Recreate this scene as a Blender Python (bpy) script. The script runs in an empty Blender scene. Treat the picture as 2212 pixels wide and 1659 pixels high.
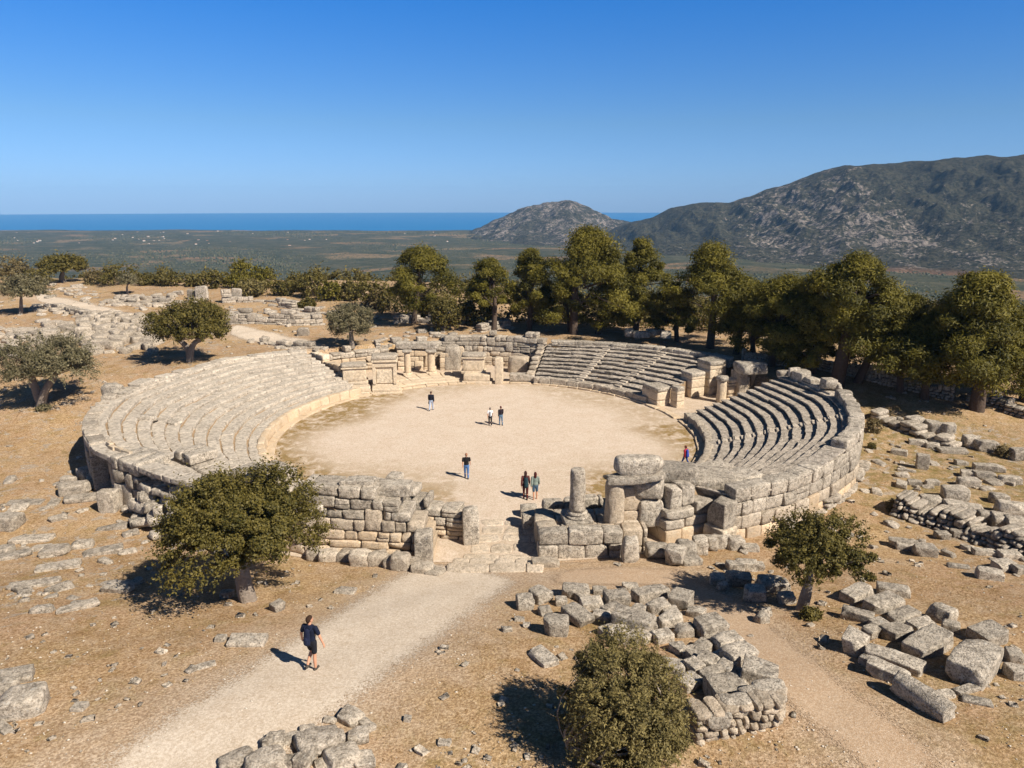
import bpy, math, random
import numpy as np
from mathutils import Vector, Matrix

# ------------------------------------------------------------------ camera, world, sun, exposure
S = bpy.context.scene
COL = S.collection
FPX, CAMH = 1550.0, 17.3                         # focal length in units of a 2212-wide frame, camera height
PITCH = math.atan((829.5 - 459) / FPX) + 0.0123
cam = bpy.data.objects.new('camera', bpy.data.cameras.new('camera'))
COL.objects.link(cam)
cam.location = (0, 0, CAMH)
cam.rotation_euler = (math.pi / 2 - PITCH, 0, 0)
cam.data.sensor_width = 36.0
cam.data.lens = 36.0 * FPX / 2212
cam.data.clip_start = 0.5
cam.data.clip_end = 40000
S.camera = cam
S.render.resolution_x, S.render.resolution_y = 1024, 768

SUN_EL, SUN_AZ = math.radians(43), math.atan2(-0.62, 0.78)     # direction towards the sun (azimuth CCW from +x)
SUNV = Vector((math.cos(SUN_AZ) * math.cos(SUN_EL), math.sin(SUN_AZ) * math.cos(SUN_EL), math.sin(SUN_EL)))
W = bpy.data.worlds.new('World'); S.world = W; W.use_nodes = True
wn = W.node_tree; bg = wn.nodes['Background']
sky = wn.nodes.new('ShaderNodeTexSky'); sky.sky_type = 'NISHITA'; sky.sun_disc = False
sky.sun_elevation = SUN_EL; sky.sun_rotation = math.pi / 2 - SUN_AZ
sky.altitude = 300; sky.air_density = 1.0; sky.dust_density = 0.3; sky.ozone_density = 4.0
tc_ = wn.nodes.new('ShaderNodeTexCoord'); sx_ = wn.nodes.new('ShaderNodeSeparateXYZ'); wn.links.new(tc_.outputs['Generated'], sx_.inputs[0])
rp_ = wn.nodes.new('ShaderNodeValToRGB'); el_ = rp_.color_ramp.elements; el_.new(.5); el_.new(.8)   # deep clear Mediterranean blue, then dimmed above the view to cut ambient fill
for e_, (p_, c_) in zip(el_, ((0., (.37, .57, 1.08)), (.10, (.36, .56, .82)), (.25, (.13, .55, 1.02)), (.40, (.13, .21, .28)))): e_.position = p_; e_.color = (*c_, 1)
mx_ = wn.nodes.new('ShaderNodeMix'); mx_.data_type = 'RGBA'; mx_.blend_type = 'MULTIPLY'; mx_.inputs[0].default_value = 1
wn.links.new(sx_.outputs['Z'], rp_.inputs[0]); wn.links.new(sky.outputs[0], mx_.inputs[6]); wn.links.new(rp_.outputs[0], mx_.inputs[7]); wn.links.new(mx_.outputs[2], bg.inputs['Color'])
bg.inputs['Strength'].default_value = 0.085
sl = bpy.data.lights.new('sun', 'SUN'); sl.energy = 4.9; sl.angle = math.radians(0.5); sl.color = (1.0, 0.92, 0.80)
so = bpy.data.objects.new('sun', sl); COL.objects.link(so); so.location = (60, -50, 90)
so.rotation_euler = SUNV.to_track_quat('Z', 'Y').to_euler()
S.view_settings.view_transform = 'Standard'; S.view_settings.look = 'None'
S.view_settings.exposure = 0.68; S.view_settings.gamma = 1.0
S.render.engine = 'CYCLES'
S.cycles.max_bounces = 5; S.cycles.diffuse_bounces = 3; S.cycles.glossy_bounces = 2
S.cycles.transparent_max_bounces = 8; S.cycles.volume_bounces = 0
S.cycles.use_denoising = True

R0 = np.random.RandomState
rnd = random.Random(7)
CX, CY, RIN = -1.9, 53.0, 16.3                    # centre and radius of the round floor

# ------------------------------------------------------------------ terrain
def sst(a, b, x):
    t = np.clip((np.asarray(x, float) - a) / (b - a), 0, 1)
    return t * t * (3 - 2 * t)
_TH = [-180, -167, -152, -143, -130, -112, -100, -90, -80, -63, -54, -44, -33, -23, -4, 12, 31, 50, 75, 95, 116, 137, 152, 165, 180]
_RO = [29.1, 28.0, 26.3, 24.6, 23.4, 22.4, 21.4, 21.1, 21.4, 22.2, 22.8, 23.9, 24.9, 26.0, 26.9, 25.8, 27.0, 25.6, 23.6, 25.0, 25.4, 26.2, 28.9, 28.8, 29.1]
def rout(thdeg):
    t = (np.asarray(thdeg, float) + 180) % 360 - 180
    return np.interp(t, _TH, _RO)
def wob(x, y):
    return (np.sin(x * .31 + 1.3) * np.sin(y * .27 + .4) * .5 + np.sin(x * .83 + y * .41) * .22 + np.sin(y * 1.13 - x * .52 + 2.) * .16
            + np.sin(x * 2.3 + 1.) * np.sin(y * 2.1) * .08)
def hgt(x, y):
    x = np.asarray(x, float); y = np.asarray(y, float)
    z = 2.9 * sst(36, 16, y)
    zb = np.where(x < 0, 2.6 * sst(49, 66, y) + 1.5 * sst(72, 118, y), 2.4 * sst(47, 68, y) + .2 * sst(70, 100, y))
    zb = zb * np.where(x > 0, 1, 1)
    z = np.maximum(z, zb)
    r = np.hypot(x - CX, y - CY); th = np.degrees(np.arctan2(y - CY, x - CX))
    ro = rout(th)
    out = sst(-.2, .25, r - ro)
    z = z * out
    z = z + wob(x, y) * .16 * sst(0., 4., r - ro) * (1 + .8 * sst(60, 90, y))
    # foundation platform lower right
    cx, cy = 4.6, 20.9
    # crest and fall-off of the hill
    crest = 122 - .16 * np.clip(x, -60, 200) - 18 * sst(-20, 30, x)
    crest = np.where(x > 30, np.minimum(crest, 95 - .45 * (x - 30)), crest)
    crest = np.maximum(crest, 62)
    d = y - crest
    z = z - np.where(d > 0, .02 * d ** 1.45 * 1.2 + .12 * d, 0)
    dl = np.abs(x) - 135
    z = z - np.where(dl > 0, .3 * dl, 0)
    return np.maximum(z, -84)
def hz(x, y):
    return float(hgt(x, y))
def ray(px, py):
    u = (px - 1106) / FPX; v = (829.5 - py) / FPX
    return u, math.cos(PITCH) + v * math.sin(PITCH), -math.sin(PITCH) + v * math.cos(PITCH)
def un(px, py, z):
    a, b, c = ray(px, py); t = (z - CAMH) / c
    return a * t, b * t, z
def P(px, py):
    """ground point seen at a spot of the photograph"""
    a, b, c = ray(px, py)
    t = 12.0
    while t < 400:
        x, y, z = a * t, b * t, CAMH + c * t
        if z <= hz(x, y):
            lo, hi = t - .5, t
            for _ in range(12):
                m = (lo + hi) / 2
                if CAMH + c * m <= hz(a * m, b * m): hi = m
                else: lo = m
            t = hi
            break
        t += .5
    return Vector((a * t, b * t, hz(a * t, b * t)))
def depth(p):
    return p[1] * math.cos(PITCH) - (p[2] - CAMH) * math.sin(PITCH)
def onplane(px, py, Y):
    a, b, c = ray(px, py); t = Y / b
    return Vector((a * t, Y, CAMH + c * t))
def solve_h(p, ytop):
    lo, hi = 0., 30.
    for _ in range(50):
        m = (lo + hi) / 2
        d = depth((p[0], p[1], p[2] + m)); up = p[1] * math.sin(PITCH) + (p[2] + m - CAMH) * math.cos(PITCH)
        if 829.5 - FPX * up / d > ytop: lo = m
        else: hi = m
    return lo

# ------------------------------------------------------------------ mesh helpers
class MB:
    def __init__(s): s.v = []; s.f = []; s.c = []; s.n = 0
    def add(s, v, faces, col=(1, 0, .5)):
        v = np.asarray(v, float).reshape(-1, 3)
        for f in (faces if isinstance(faces, list) else [faces]):
            f = np.asarray(f, int)
            if len(f): s.f.append(f + s.n)
        col = np.asarray(col, float)
        if col.ndim == 1: col = np.tile(col, (len(v), 1))
        s.v.append(v); s.c.append(col); s.n += len(v)
    def mesh(s, name, mat, smooth=False):
        me = bpy.data.meshes.new(name)
        v = np.concatenate(s.v) if s.v else np.zeros((0, 3))
        loops = np.concatenate([f.ravel() for f in s.f]); tot = np.concatenate([np.full(len(f), f.shape[1]) for f in s.f])
        me.vertices.add(len(v)); me.vertices.foreach_set('co', v.astype(np.float32).ravel())
        me.loops.add(len(loops)); me.loops.foreach_set('vertex_index', loops.astype(np.int32))
        me.polygons.add(len(tot)); me.polygons.foreach_set('loop_start', np.concatenate([[0], np.cumsum(tot)[:-1]]).astype(np.int32))
        me.polygons.foreach_set('loop_total', tot.astype(np.int32))
        if smooth: me.polygons.foreach_set('use_smooth', np.ones(len(tot), bool))
        c = np.concatenate(s.c); c4 = np.ones((len(c), 4), np.float32); c4[:, :3] = c[:, :3]
        at = me.attributes.new('tone', 'FLOAT_COLOR', 'POINT'); at.data.foreach_set('color', c4.ravel())
        me.update(calc_edges=True)
        if mat: me.materials.append(mat)
        return me
    def build(s, name, mat, parent=None, smooth=False, loc=None):
        """mesh object; vertices are given in world space, re-based on loc (or the parent's location)"""
        base = Vector(loc) if loc is not None else (Vector(parent.location) if parent is not None else Vector((0, 0, 0)))
        if parent is not None and parent.parent is not None: base = Vector(parent.location) + Vector(parent.parent.location)
        s.v = [a - np.array(base) for a in s.v]
        o = bpy.data.objects.new(name, s.mesh(name, mat, smooth)); COL.objects.link(o)
        if parent is not None: o.parent = parent
        elif loc is not None: o.location = loc
        return o
def thing(name, label, cat, loc=(0, 0, 0), group=None):
    o = bpy.data.objects.new(name, None); COL.objects.link(o); o.location = loc; o.empty_display_size = .3
    return tag(o, label, cat, group)
def tag(o, label, cat, group=None):
    o['label'] = label; o['category'] = cat
    if group: o['group'] = group
    return o
def struct(o, kind='structure'):
    o['kind'] = kind; return o

def cube_tmpl(cs):
    idx = {}; V = []; F = []
    def vid(p):
        k = tuple(round(a, 4) for a in p)
        if k not in idx: idx[k] = len(V); V.append(p)
        return idx[k]
    n = len(cs) - 1
    for ax in range(3):
        for sg in (-1, 1):
            for i in range(n):
                for j in range(n):
                    q = []
                    for (a, b) in ((i, j), (i + 1, j), (i + 1, j + 1), (i, j + 1)):
                        p = [0, 0, 0]; p[ax] = sg; p[(ax + 1) % 3] = cs[a]; p[(ax + 2) % 3] = cs[b]; q.append(vid(tuple(p)))
                    F.append(q if sg > 0 else q[::-1])
    return np.array(V, float), np.array(F, int)
TM = {3: cube_tmpl([-1, -.8, .8, 1]), 4: cube_tmpl([-1, -.82, 0, .82, 1]), 6: cube_tmpl([-1, -.92, -.5, 0, .5, .92, 1]), 9: cube_tmpl([-1, -.93, -.7, -.4, -.13, .13, .4, .7, .93, 1])}
def stone_verts(dims, rs, n=4, q=9., amp=.05, cuts=1):
    """irregular squared block or boulder centred on the origin, half sizes taken from dims"""
    V, F = TM[n]
    v = V.copy()
    nn = (np.abs(v) ** q).sum(1) ** (1 / q)
    v = v / nn[:, None]
    d = np.array(dims, float) / 2
    for _ in range(cuts):
        nv = rs.normal(size=3); nv /= np.linalg.norm(nv)
        s = v @ nv; lim = s.max() * rs.uniform(.70, .93)
        v = v - np.clip(s - lim, 0, None)[:, None] * nv
    v = v * d
    disp = np.zeros(len(v)); L = float(np.mean(d))
    for k in range(7):
        f = rs.normal(size=3) * (1.1 + .7 * k) / L
        disp += np.sin(v @ f + rs.uniform(0, 6.28)) * amp * L / (1 + .55 * k)
    nr = v / (np.linalg.norm(v / d, axis=1)[:, None] + 1e-6) / L
    return v + nr * disp[:, None], F
def rotz(v, a):
    c, s = math.cos(a), math.sin(a)
    return np.stack([v[:, 0] * c - v[:, 1] * s, v[:, 0] * s + v[:, 1] * c, v[:, 2]], 1)
def rotm(v, e):
    m = np.array(Matrix.Identity(3)); from mathutils import Euler
    m = np.array(Euler(e).to_matrix()); return v @ m.T
def add_stone(mb, c, dims, rz, rs, n=4, q=9., amp=.05, cuts=1, tilt=0., warm=0., tone=None):
    v, F = stone_verts(dims, rs, n, q, amp, cuts)
    if tilt: v = rotm(v, (rs.normal() * tilt, rs.normal() * tilt, 0))
    v = rotz(v, rz) + np.array(c)
    t = tone if tone is not None else rs.uniform(.8, 1.2)
    mb.add(v, F, (t, warm, rs.rand()))
def resample(pts, step):
    pts = [np.array(p, float) for p in pts]; out = [pts[0]]
    for a, b in zip(pts[:-1], pts[1:]):
        n = max(1, int(np.linalg.norm(b - a) / step))
        for k in range(1, n + 1): out.append(a + (b - a) * k / n)
    return np.array(out)
def masonry(mb, pts, height, thick, rs, ch=.5, bl=(.6, 1.4), base=None, warm=lambda z: 0., batter=.0, q=30., amp=.026, n=6, gap=.022, miss=.0, chj=.12, odd=1.):
    """wall of irregular courses of blocks along a polyline; height(s) in metres (s runs 0..1)"""
    pl = resample([p[:2] for p in pts], .25)
    seg = np.linalg.norm(np.diff(pl, axis=0), axis=1); cum = np.concatenate([[0], np.cumsum(seg)]); L = cum[-1]
    at = lambda s: np.array([np.interp(s, cum, pl[:, 0]), np.interp(s, cum, pl[:, 1])])
    hmax = max(height(k / 40.) for k in range(41))
    z = -.25; k = 0; taken = []                                     # taken: stretches already filled by a tall block of the course below
    while z < hmax:
        c = ch * rs.uniform(1 - chj, 1 + chj)
        s = -rs.uniform(0, bl[0] * .5); nxt = []
        while s < L:
            l = rs.uniform(*bl) * (1.15 if rs.rand() < .25 else 1)
            a, b = max(s, 0), min(s + l, L)
            s += l
            for ta, tb in taken:
                if a < tb - .02 and b > ta + .02:
                    if a >= ta - .25: a = tb; s = max(s, tb)
                    else: b = ta; s = tb
            if b - a < .14: continue
            m = (a + b) / 2; hh = height(m / L)
            if z + c * .55 > hh and z > 0: continue
            if rs.rand() < miss and z > .3: continue
            pa, pb = at(a), at(b); t = pb - pa; ln = np.linalg.norm(t)
            if ln < .05: continue
            t /= ln; nrm = np.array([-t[1], t[0]])
            mid = (pa + pb) / 2 + nrm * (thick / 2 + batter * (k + .0) + rs.normal() * .03)
            gz = base(m / L) if base else hz(*((pa + pb) / 2))
            hgt_ = c * rs.uniform(.92, 1.03); u = rs.rand(); pcs = [(0., hgt_)]
            if u < .13 * odd and z + 2 * c < hh: hgt_ = c * 1.95; pcs = [(0., hgt_)]; nxt.append((a, b))
            elif u > 1 - .14 * odd and ch > .35: f_ = rs.uniform(.38, .62); pcs = [(0., hgt_ * f_), (hgt_ * f_, hgt_)]
            for h0, h1 in pcs:
                add_stone(mb, (mid[0], mid[1], gz + z + (h0 + h1) / 2), (ln - gap, thick * rs.uniform(.9, 1.05), h1 - h0 - gap * .5),
                          math.atan2(t[1], t[0]), rs, n, q, amp, rs.randint(0, 3), .014, warm(z + c / 2) * rs.uniform(.6, 1.1))
        z += c; k += 1; taken = nxt

# ------------------------------------------------------------------ materials
def nodes(name):
    m = bpy.data.materials.new(name); m.use_nodes = True; nt = m.node_tree
    for n_ in list(nt.nodes): nt.nodes.remove(n_)
    out = nt.nodes.new('ShaderNodeOutputMaterial'); return m, nt, out
def N(nt, typ, **kw):
    n_ = nt.nodes.new(typ)
    for k, v in kw.items():
        if k in n_.inputs: n_.inputs[k].default_value = v
        else: setattr(n_, k, v)
    return n_
def noise(nt, vec, scale, detail=4., rough=.55, dist=0.):
    n_ = N(nt, 'ShaderNodeTexNoise'); n_.inputs['Scale'].default_value = scale; n_.inputs['Detail'].default_value = detail
    n_.inputs['Roughness'].default_value = rough; n_.inputs['Distortion'].default_value = dist
    nt.links.new(vec, n_.inputs['Vector']); return n_.outputs['Fac']
def ramp(nt, fac, stops):
    r = N(nt, 'ShaderNodeValToRGB'); e = r.color_ramp.elements
    while len(e) < len(stops): e.new(.5)
    for el, (p, c) in zip(e, stops):
        el.position = p; el.color = (*c, 1) if isinstance(c, tuple) else (c, c, c, 1)
    nt.links.new(fac, r.inputs[0]); return r.outputs[0]
def mix(nt, fac, a, b, mode='MIX'):
    m = N(nt, 'ShaderNodeMix', data_type='RGBA', blend_type=mode)
    for i, v in ((0, fac), (6, a), (7, b)):
        if isinstance(v, (int, float)): m.inputs[i].default_value = v
        elif isinstance(v, tuple): m.inputs[i].default_value = (*v, 1)
        else: nt.links.new(v, m.inputs[i])
    return m.outputs[2]
def math_(nt, op, a, b=None, clamp=False):
    m = N(nt, 'ShaderNodeMath', operation=op, use_clamp=clamp)
    for i, v in enumerate((a, b)):
        if v is None: continue
        if isinstance(v, (int, float)): m.inputs[i].default_value = v
        else: nt.links.new(v, m.inputs[i])
    return m.outputs[0]
def bsdf(nt, out, col, rough=.9, bump=None, strength=.4, dist=.05, spec=.25):
    b = N(nt, 'ShaderNodeBsdfPrincipled'); b.inputs['Roughness'].default_value = rough
    b.inputs['Specular IOR Level'].default_value = spec
    if isinstance(col, tuple): b.inputs['Base Color'].default_value = (*col, 1)
    else: nt.links.new(col, b.inputs['Base Color'])
    if bump is not None:
        bp = N(nt, 'ShaderNodeBump'); bp.inputs['Strength'].default_value = strength; bp.inputs['Distance'].default_value = dist
        nt.links.new(bump, bp.inputs['Height']); nt.links.new(bp.outputs[0], b.inputs['Normal'])
    nt.links.new(b.outputs[0], out.inputs['Surface']); return b
def pos(nt): return N(nt, 'ShaderNodeNewGeometry').outputs['Position']
def tone(nt):
    a = N(nt, 'ShaderNodeAttribute'); a.attribute_name = 'tone'
    s = N(nt, 'ShaderNodeSeparateColor'); nt.links.new(a.outputs['Color'], s.inputs[0]); return s.outputs
def mat_stone(name, light, dark, warmc=(.64, .505, .355), speck=.5):
    m, nt, out = nodes(name); p = pos(nt); t = tone(nt)
    big = noise(nt, p, .9, 5, .6); mid = noise(nt, p, 4.2, 6, .7, .4); fin = noise(nt, p, 17, 4, .75); pit = noise(nt, p, 11, 3, .6)
    base = mix(nt, ramp(nt, big, [(.35, 0.), (.65, 1.)]), dark, light)
    base = mix(nt, ramp(nt, mid, [(.46, 0.), (.60, .85)]), base, tuple(min(1, c * 1.32) for c in light))
    base = mix(nt, ramp(nt, mid, [(.36, .75), (.46, 0.)]), base, tuple(c * .62 for c in dark))
    base = mix(nt, ramp(nt, fin, [(.52, 0.), (.60, speck * 1.3)]), base, tuple(c * .36 for c in dark))
    base = mix(nt, ramp(nt, fin, [(.38, .55), (.46, 0.)]), base, (.50, .455, .385))
    li = noise(nt, p, 7, 4, .65, .8)
    base = mix(nt, ramp(nt, li, [(.60, 0.), (.65, .7)]), base, (.47, .44, .385))       # pale lichen
    wm = mix(nt, ramp(nt, mid, [(.38, 0.), (.66, 1.)]), warmc, (.55, .39, .235))
    wm = mix(nt, ramp(nt, big, [(.52, 0.), (.72, .65)]), wm, light)
    wm = mix(nt, ramp(nt, fin, [(.54, 0.), (.64, .5)]), wm, (.27, .18, .11))
    base = mix(nt, t[1], base, wm)
    cc = N(nt, 'ShaderNodeCombineColor')
    for i in range(3): nt.links.new(t[0], cc.inputs[i])
    base = mix(nt, 1., base, cc.outputs[0], 'MULTIPLY')
    h = math_(nt, 'ADD', math_(nt, 'MULTIPLY', mid, 1.0), math_(nt, 'MULTIPLY', fin, .55))
    h = math_(nt, 'ADD', h, math_(nt, 'MULTIPLY', ramp(nt, pit, [(.32, 0.), (.42, 1.)]), .35))
    bsdf(nt, out, base, .95, h, .85, .10, .1)
    return m
M = {}
M['stone'] = mat_stone('grey_weathered_stone', (.45, .39, .315), (.26, .222, .178), speck=.6)
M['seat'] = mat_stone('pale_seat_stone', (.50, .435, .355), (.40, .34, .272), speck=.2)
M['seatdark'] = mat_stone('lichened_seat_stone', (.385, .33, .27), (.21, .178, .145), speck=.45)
M['cream'] = mat_stone('cream_limestone', (.64, .54, .41), (.48, .39, .28), speck=.2)
M['rubble'] = mat_stone('rubble_stone', (.42, .36, .29), (.26, .218, .17), speck=.45)

STRAW, SOIL, PALE = (.515, .365, .205), (.485, .33, .21), (.60, .495, .38)
def grain(nt, p, base, k):
    g1 = noise(nt, p, 12, 2, .6); g2 = noise(nt, p, 5, 3, .65, .5)
    base = mix(nt, ramp(nt, g1, [(.44, k), (.50, 0.)]), base, mix(nt, 1., base, (.58, .52, .46), 'MULTIPLY'))
    base = mix(nt, ramp(nt, g1, [(.54, 0.), (.60, k)]), base, mix(nt, 1., base, (1.32, 1.36, 1.42), 'MULTIPLY'))
    return mix(nt, ramp(nt, g2, [(.40, k * .7), (.47, 0.)]), base, mix(nt, 1., base, (.72, .68, .62), 'MULTIPLY'))
def mat_ground():
    m, nt, out = nodes('dry_grass_ground'); p = pos(nt); t = tone(nt)
    big = noise(nt, p, .16, 4, .6); mid = noise(nt, p, .9, 5, .65); fin = noise(nt, p, 7, 5, .7); vf = noise(nt, p, 32, 3, .7)
    base = mix(nt, ramp(nt, big, [(.38, 0.), (.62, 1.)]), STRAW, SOIL)
    base = mix(nt, ramp(nt, mid, [(.45, 0.), (.65, .85)]), base, (.55, .42, .285))
    base = mix(nt, ramp(nt, noise(nt, p, .45, 6, .7, .5), [(.50, 0.), (.66, .75)]), base, (.27, .165, .07))
    base = mix(nt, ramp(nt, fin, [(.46, 0.), (.66, .85)]), base, (.265, .155, .068))
    base = mix(nt, ramp(nt, noise(nt, p, 1.7, 6, .75, .4), [(.56, 0.), (.68, .5)]), base, (.20, .145, .055))
    base = mix(nt, ramp(nt, noise(nt, p, .75, 6, .72, .7), [(.53, 0.), (.64, .7)]), base, (.30, .22, .095))      # olive brown dry grass
    green = math_(nt, 'MULTIPLY', t[1], ramp(nt, noise(nt, p, 1.3, 5, .7), [(.4, 0.), (.62, 1.)]))
    base = mix(nt, green, base, (.15, .135, .04))
    bare = math_(nt, 'ADD', t[0], math_(nt, 'MULTIPLY', math_(nt, 'SUBTRACT', mid, .5), 1.2), True)
    base = mix(nt, bare, base, mix(nt, ramp(nt, fin, [(.35, 0.), (.7, 1.)]), (.50, .375, .265), PALE))
    rk = math_(nt, 'ADD', math_(nt, 'MULTIPLY', t[2], .30), noise(nt, p, 1.05, 6, .68, 1.1))                     # bedrock showing through the soil
    base = mix(nt, ramp(nt, rk, [(.855, 0.), (.91, .8)]), base, mix(nt, ramp(nt, fin, [(.35, 0.), (.65, 1.)]), (.30, .26, .215), (.50, .45, .385)))
    vo = N(nt, 'ShaderNodeTexVoronoi'); vo.inputs['Scale'].default_value = 8.; nt.links.new(p, vo.inputs['Vector'])
    sp = math_(nt, 'MULTIPLY', ramp(nt, vo.outputs['Distance'], [(.10, 1.), (.17, 0.)]), ramp(nt, noise(nt, p, 2.1, 4, .6), [(.5, 0.), (.6, 1.)]))
    base = mix(nt, math_(nt, 'MULTIPLY', sp, .6), base, (.56, .48, .39))
    base = mix(nt, ramp(nt, vf, [(.42, .45), (.6, 0.)]), base, (.19, .115, .055))
    base = grain(nt, p, base, .55)
    h = math_(nt, 'ADD', math_(nt, 'MULTIPLY', fin, .9), math_(nt, 'MULTIPLY', noise(nt, p, 13, 3, .7), .8))
    bsdf(nt, out, base, .97, h, .55, .08, .05); return m
M['ground'] = mat_ground()
def mat_path(name, c0, c1, grass=False):
    m, nt, out = nodes(name); p = pos(nt); t = tone(nt)
    mid = noise(nt, p, .7, 5, .6); fin = noise(nt, p, 9, 4, .7); vf = noise(nt, p, 38, 2, .7)
    base = mix(nt, ramp(nt, mid, [(.35, 0.), (.65, 1.)]), c0, c1)
    base = mix(nt, ramp(nt, fin, [(.5, 0.), (.7, .55)]), base, (.42, .32, .225))
    base = mix(nt, ramp(nt, noise(nt, p, 2.6, 6, .75, .6), [(.52, 0.), (.66, .45)]), base, (.40, .30, .20))
    base = mix(nt, ramp(nt, vf, [(.53, 0.), (.64, .65)]), base, (.66, .58, .48))
    base = mix(nt, ramp(nt, vf, [(.32, .5), (.46, 0.)]), base, (.30, .22, .15))
    if grass:
        g = math_(nt, 'MULTIPLY', t[1], ramp(nt, noise(nt, p, 1.1, 6, .72, .5), [(.36, 0.), (.54, 1.)]))
        base = mix(nt, g, base, mix(nt, ramp(nt, noise(nt, p, 6, 3), [(.4, 0.), (.6, 1.)]), (.29, .185, .075), (.20, .14, .05)))
    base = grain(nt, p, base, .26)
    h = math_(nt, 'ADD', math_(nt, 'MULTIPLY', fin, .6), math_(nt, 'MULTIPLY', vf, .6))
    b = bsdf(nt, out, base, .95, h, .45, .05, .05)
    tr = N(nt, 'ShaderNodeBsdfTransparent'); ms = N(nt, 'ShaderNodeMixShader')
    a = math_(nt, 'ADD', t[0], math_(nt, 'MULTIPLY', math_(nt, 'SUBTRACT', noise(nt, p, 2.6, 6, .8), .5), .9))
    a = math_(nt, 'ADD', a, math_(nt, 'MULTIPLY', math_(nt, 'SUBTRACT', noise(nt, p, 16, 3, .8), .5), 1.7))
    a = ramp(nt, a, [(.44, 0.), (.50, 1.)])
    nt.links.new(a, ms.inputs[0]); nt.links.new(tr.outputs[0], ms.inputs[1]); nt.links.new(b.outputs[0], ms.inputs[2])
    nt.links.new(ms.outputs[0], out.inputs['Surface']); return m
M['path'] = mat_path('pale_gravel_path', (.54, .445, .345), (.59, .50, .40))
M['floor'] = mat_path('arena_gravel', (.54, .43, .335), (.59, .49, .395), True)
M['track'] = mat_path('worn_earth_track', (.40, .27, .165), (.44, .31, .20))
def mat_leaf(name, c0, c1, trans=.25):
    m, nt, out = nodes(name); t = tone(nt)
    c = mix(nt, t[0], c0, c1)
    d = N(nt, 'ShaderNodeBsdfPrincipled'); d.inputs['Roughness'].default_value = .6; d.inputs['Specular IOR Level'].default_value = .25
    tl = N(nt, 'ShaderNodeBsdfTranslucent'); ms = N(nt, 'ShaderNodeMixShader'); ms.inputs[0].default_value = trans
    nt.links.new(c, d.inputs['Base Color']); nt.links.new(c, tl.inputs['Color'])
    nt.links.new(d.outputs[0], ms.inputs[1]); nt.links.new(tl.outputs[0], ms.inputs[2]); nt.links.new(ms.outputs[0], out.inputs['Surface'])
    return m
M['oak'] = mat_leaf('oak_leaf', (.030, .032, .006), (.185, .145, .034))
M['olive'] = mat_leaf('olive_leaf', (.065, .062, .024), (.26, .22, .125))
M['olivebush'] = mat_leaf('olive_bush_leaf', (.045, .040, .011), (.29, .23, .085))
M['pine'] = mat_leaf('pine_needle', (.022, .026, .004), (.250, .208, .030), .32)
M['shrub'] = mat_leaf('shrub_leaf', (.04, .038, .009), (.19, .15, .04))
M['scrub'] = mat_leaf('dry_scrub_leaf', (.10, .075, .03), (.24, .185, .085))
def mat_simple(name, col, rough=.85, nscale=30., var=.25, bump=.3, bd=.02):
    m, nt, out = nodes(name); p = N(nt, 'ShaderNodeTexCoord').outputs['Object']
    f = noise(nt, p, nscale, 3)
    bsdf(nt, out, mix(nt, f, tuple(c * (1 - var) for c in col), tuple(min(1, c * (1 + var)) for c in col)), rough, f, bump, bd)
    return m
M['bark'] = mat_simple('grey_bark', (.23, .19, .155), .95, 9., .5, .9, .06)
M['pinebark'] = mat_simple('dark_pine_bark', (.085, .06, .045), .95, 7., .45, .9, .06)
M['dirt'] = mat_simple('dirt_fill', (.30, .21, .125), .97, 5., .4, .6, .05)
M['pebble'] = mat_simple('pale_pebble', (.52, .46, .38), .9, 8., .3)
M['straw'] = mat_leaf('dry_straw', (.22, .14, .055), (.46, .33, .17), .2)
# ------------------------------------------------------------------ far setting: sea, plain, mountains
PLZ = -80.0
def disc_ring(rads, nth, z, name, mat, a0=0, a1=2 * math.pi):
    mb = MB(); th = np.linspace(a0, a1, nth + 1)
    for i in range(len(rads)):
        pass
    V = np.array([[r * math.cos(t), r * math.sin(t), z] for r in rads for t in th])
    n = nth + 1
    F = np.array([[i * n + j, (i + 1) * n + j, (i + 1) * n + j + 1, i * n + j + 1] for i in range(len(rads) - 1) for j in range(nth)])
    mb.add(V, F); return mb.build(name, mat)
m, nt, out = nodes('sea_water'); p = pos(nt)
f = noise(nt, p, .02, 4, .6)
bsdf(nt, out, mix(nt, f, (.002, .115, .31), (.004, .145, .36)), .55, noise(nt, p, .15, 3), .2, .5, .12)
struct(disc_ring([300, 1500, 3000, 5000, 7900], 160, PLZ - .4, 'sea', m))

m, nt, out = nodes('wooded_plain'); p = pos(nt)
b1 = noise(nt, p, .006, 5, .6); b2 = noise(nt, p, .035, 5, .65); b3 = noise(nt, p, .22, 3, .7)
base = mix(nt, ramp(nt, b2, [(.4, 0.), (.62, 1.)]), (.040, .047, .026), (.11, .098, .062))
base = mix(nt, ramp(nt, b3, [(.45, .6), (.6, 0.)]), base, (.028, .034, .017))
vo = N(nt, 'ShaderNodeTexVoronoi'); vo.inputs['Scale'].default_value = .011; nt.links.new(p, vo.inputs['Vector'])
s_ = N(nt, 'ShaderNodeSeparateColor'); nt.links.new(vo.outputs['Color'], s_.inputs[0])
fld = math_(nt, 'MULTIPLY', ramp(nt, s_.outputs[0], [(.66, 0.), (.7, 1.)]), ramp(nt, b1, [(.46, 0.), (.56, 1.)]))
base = mix(nt, math_(nt, 'MULTIPLY', fld, ramp(nt, b3, [(.42, .1), (.56, .8)])), base, mix(nt, s_.outputs[1], (.30, .175, .095), (.25, .18, .10)))
bsdf(nt, out, base, .97, b3, .5, 2., .05); M['plain'] = m
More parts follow.
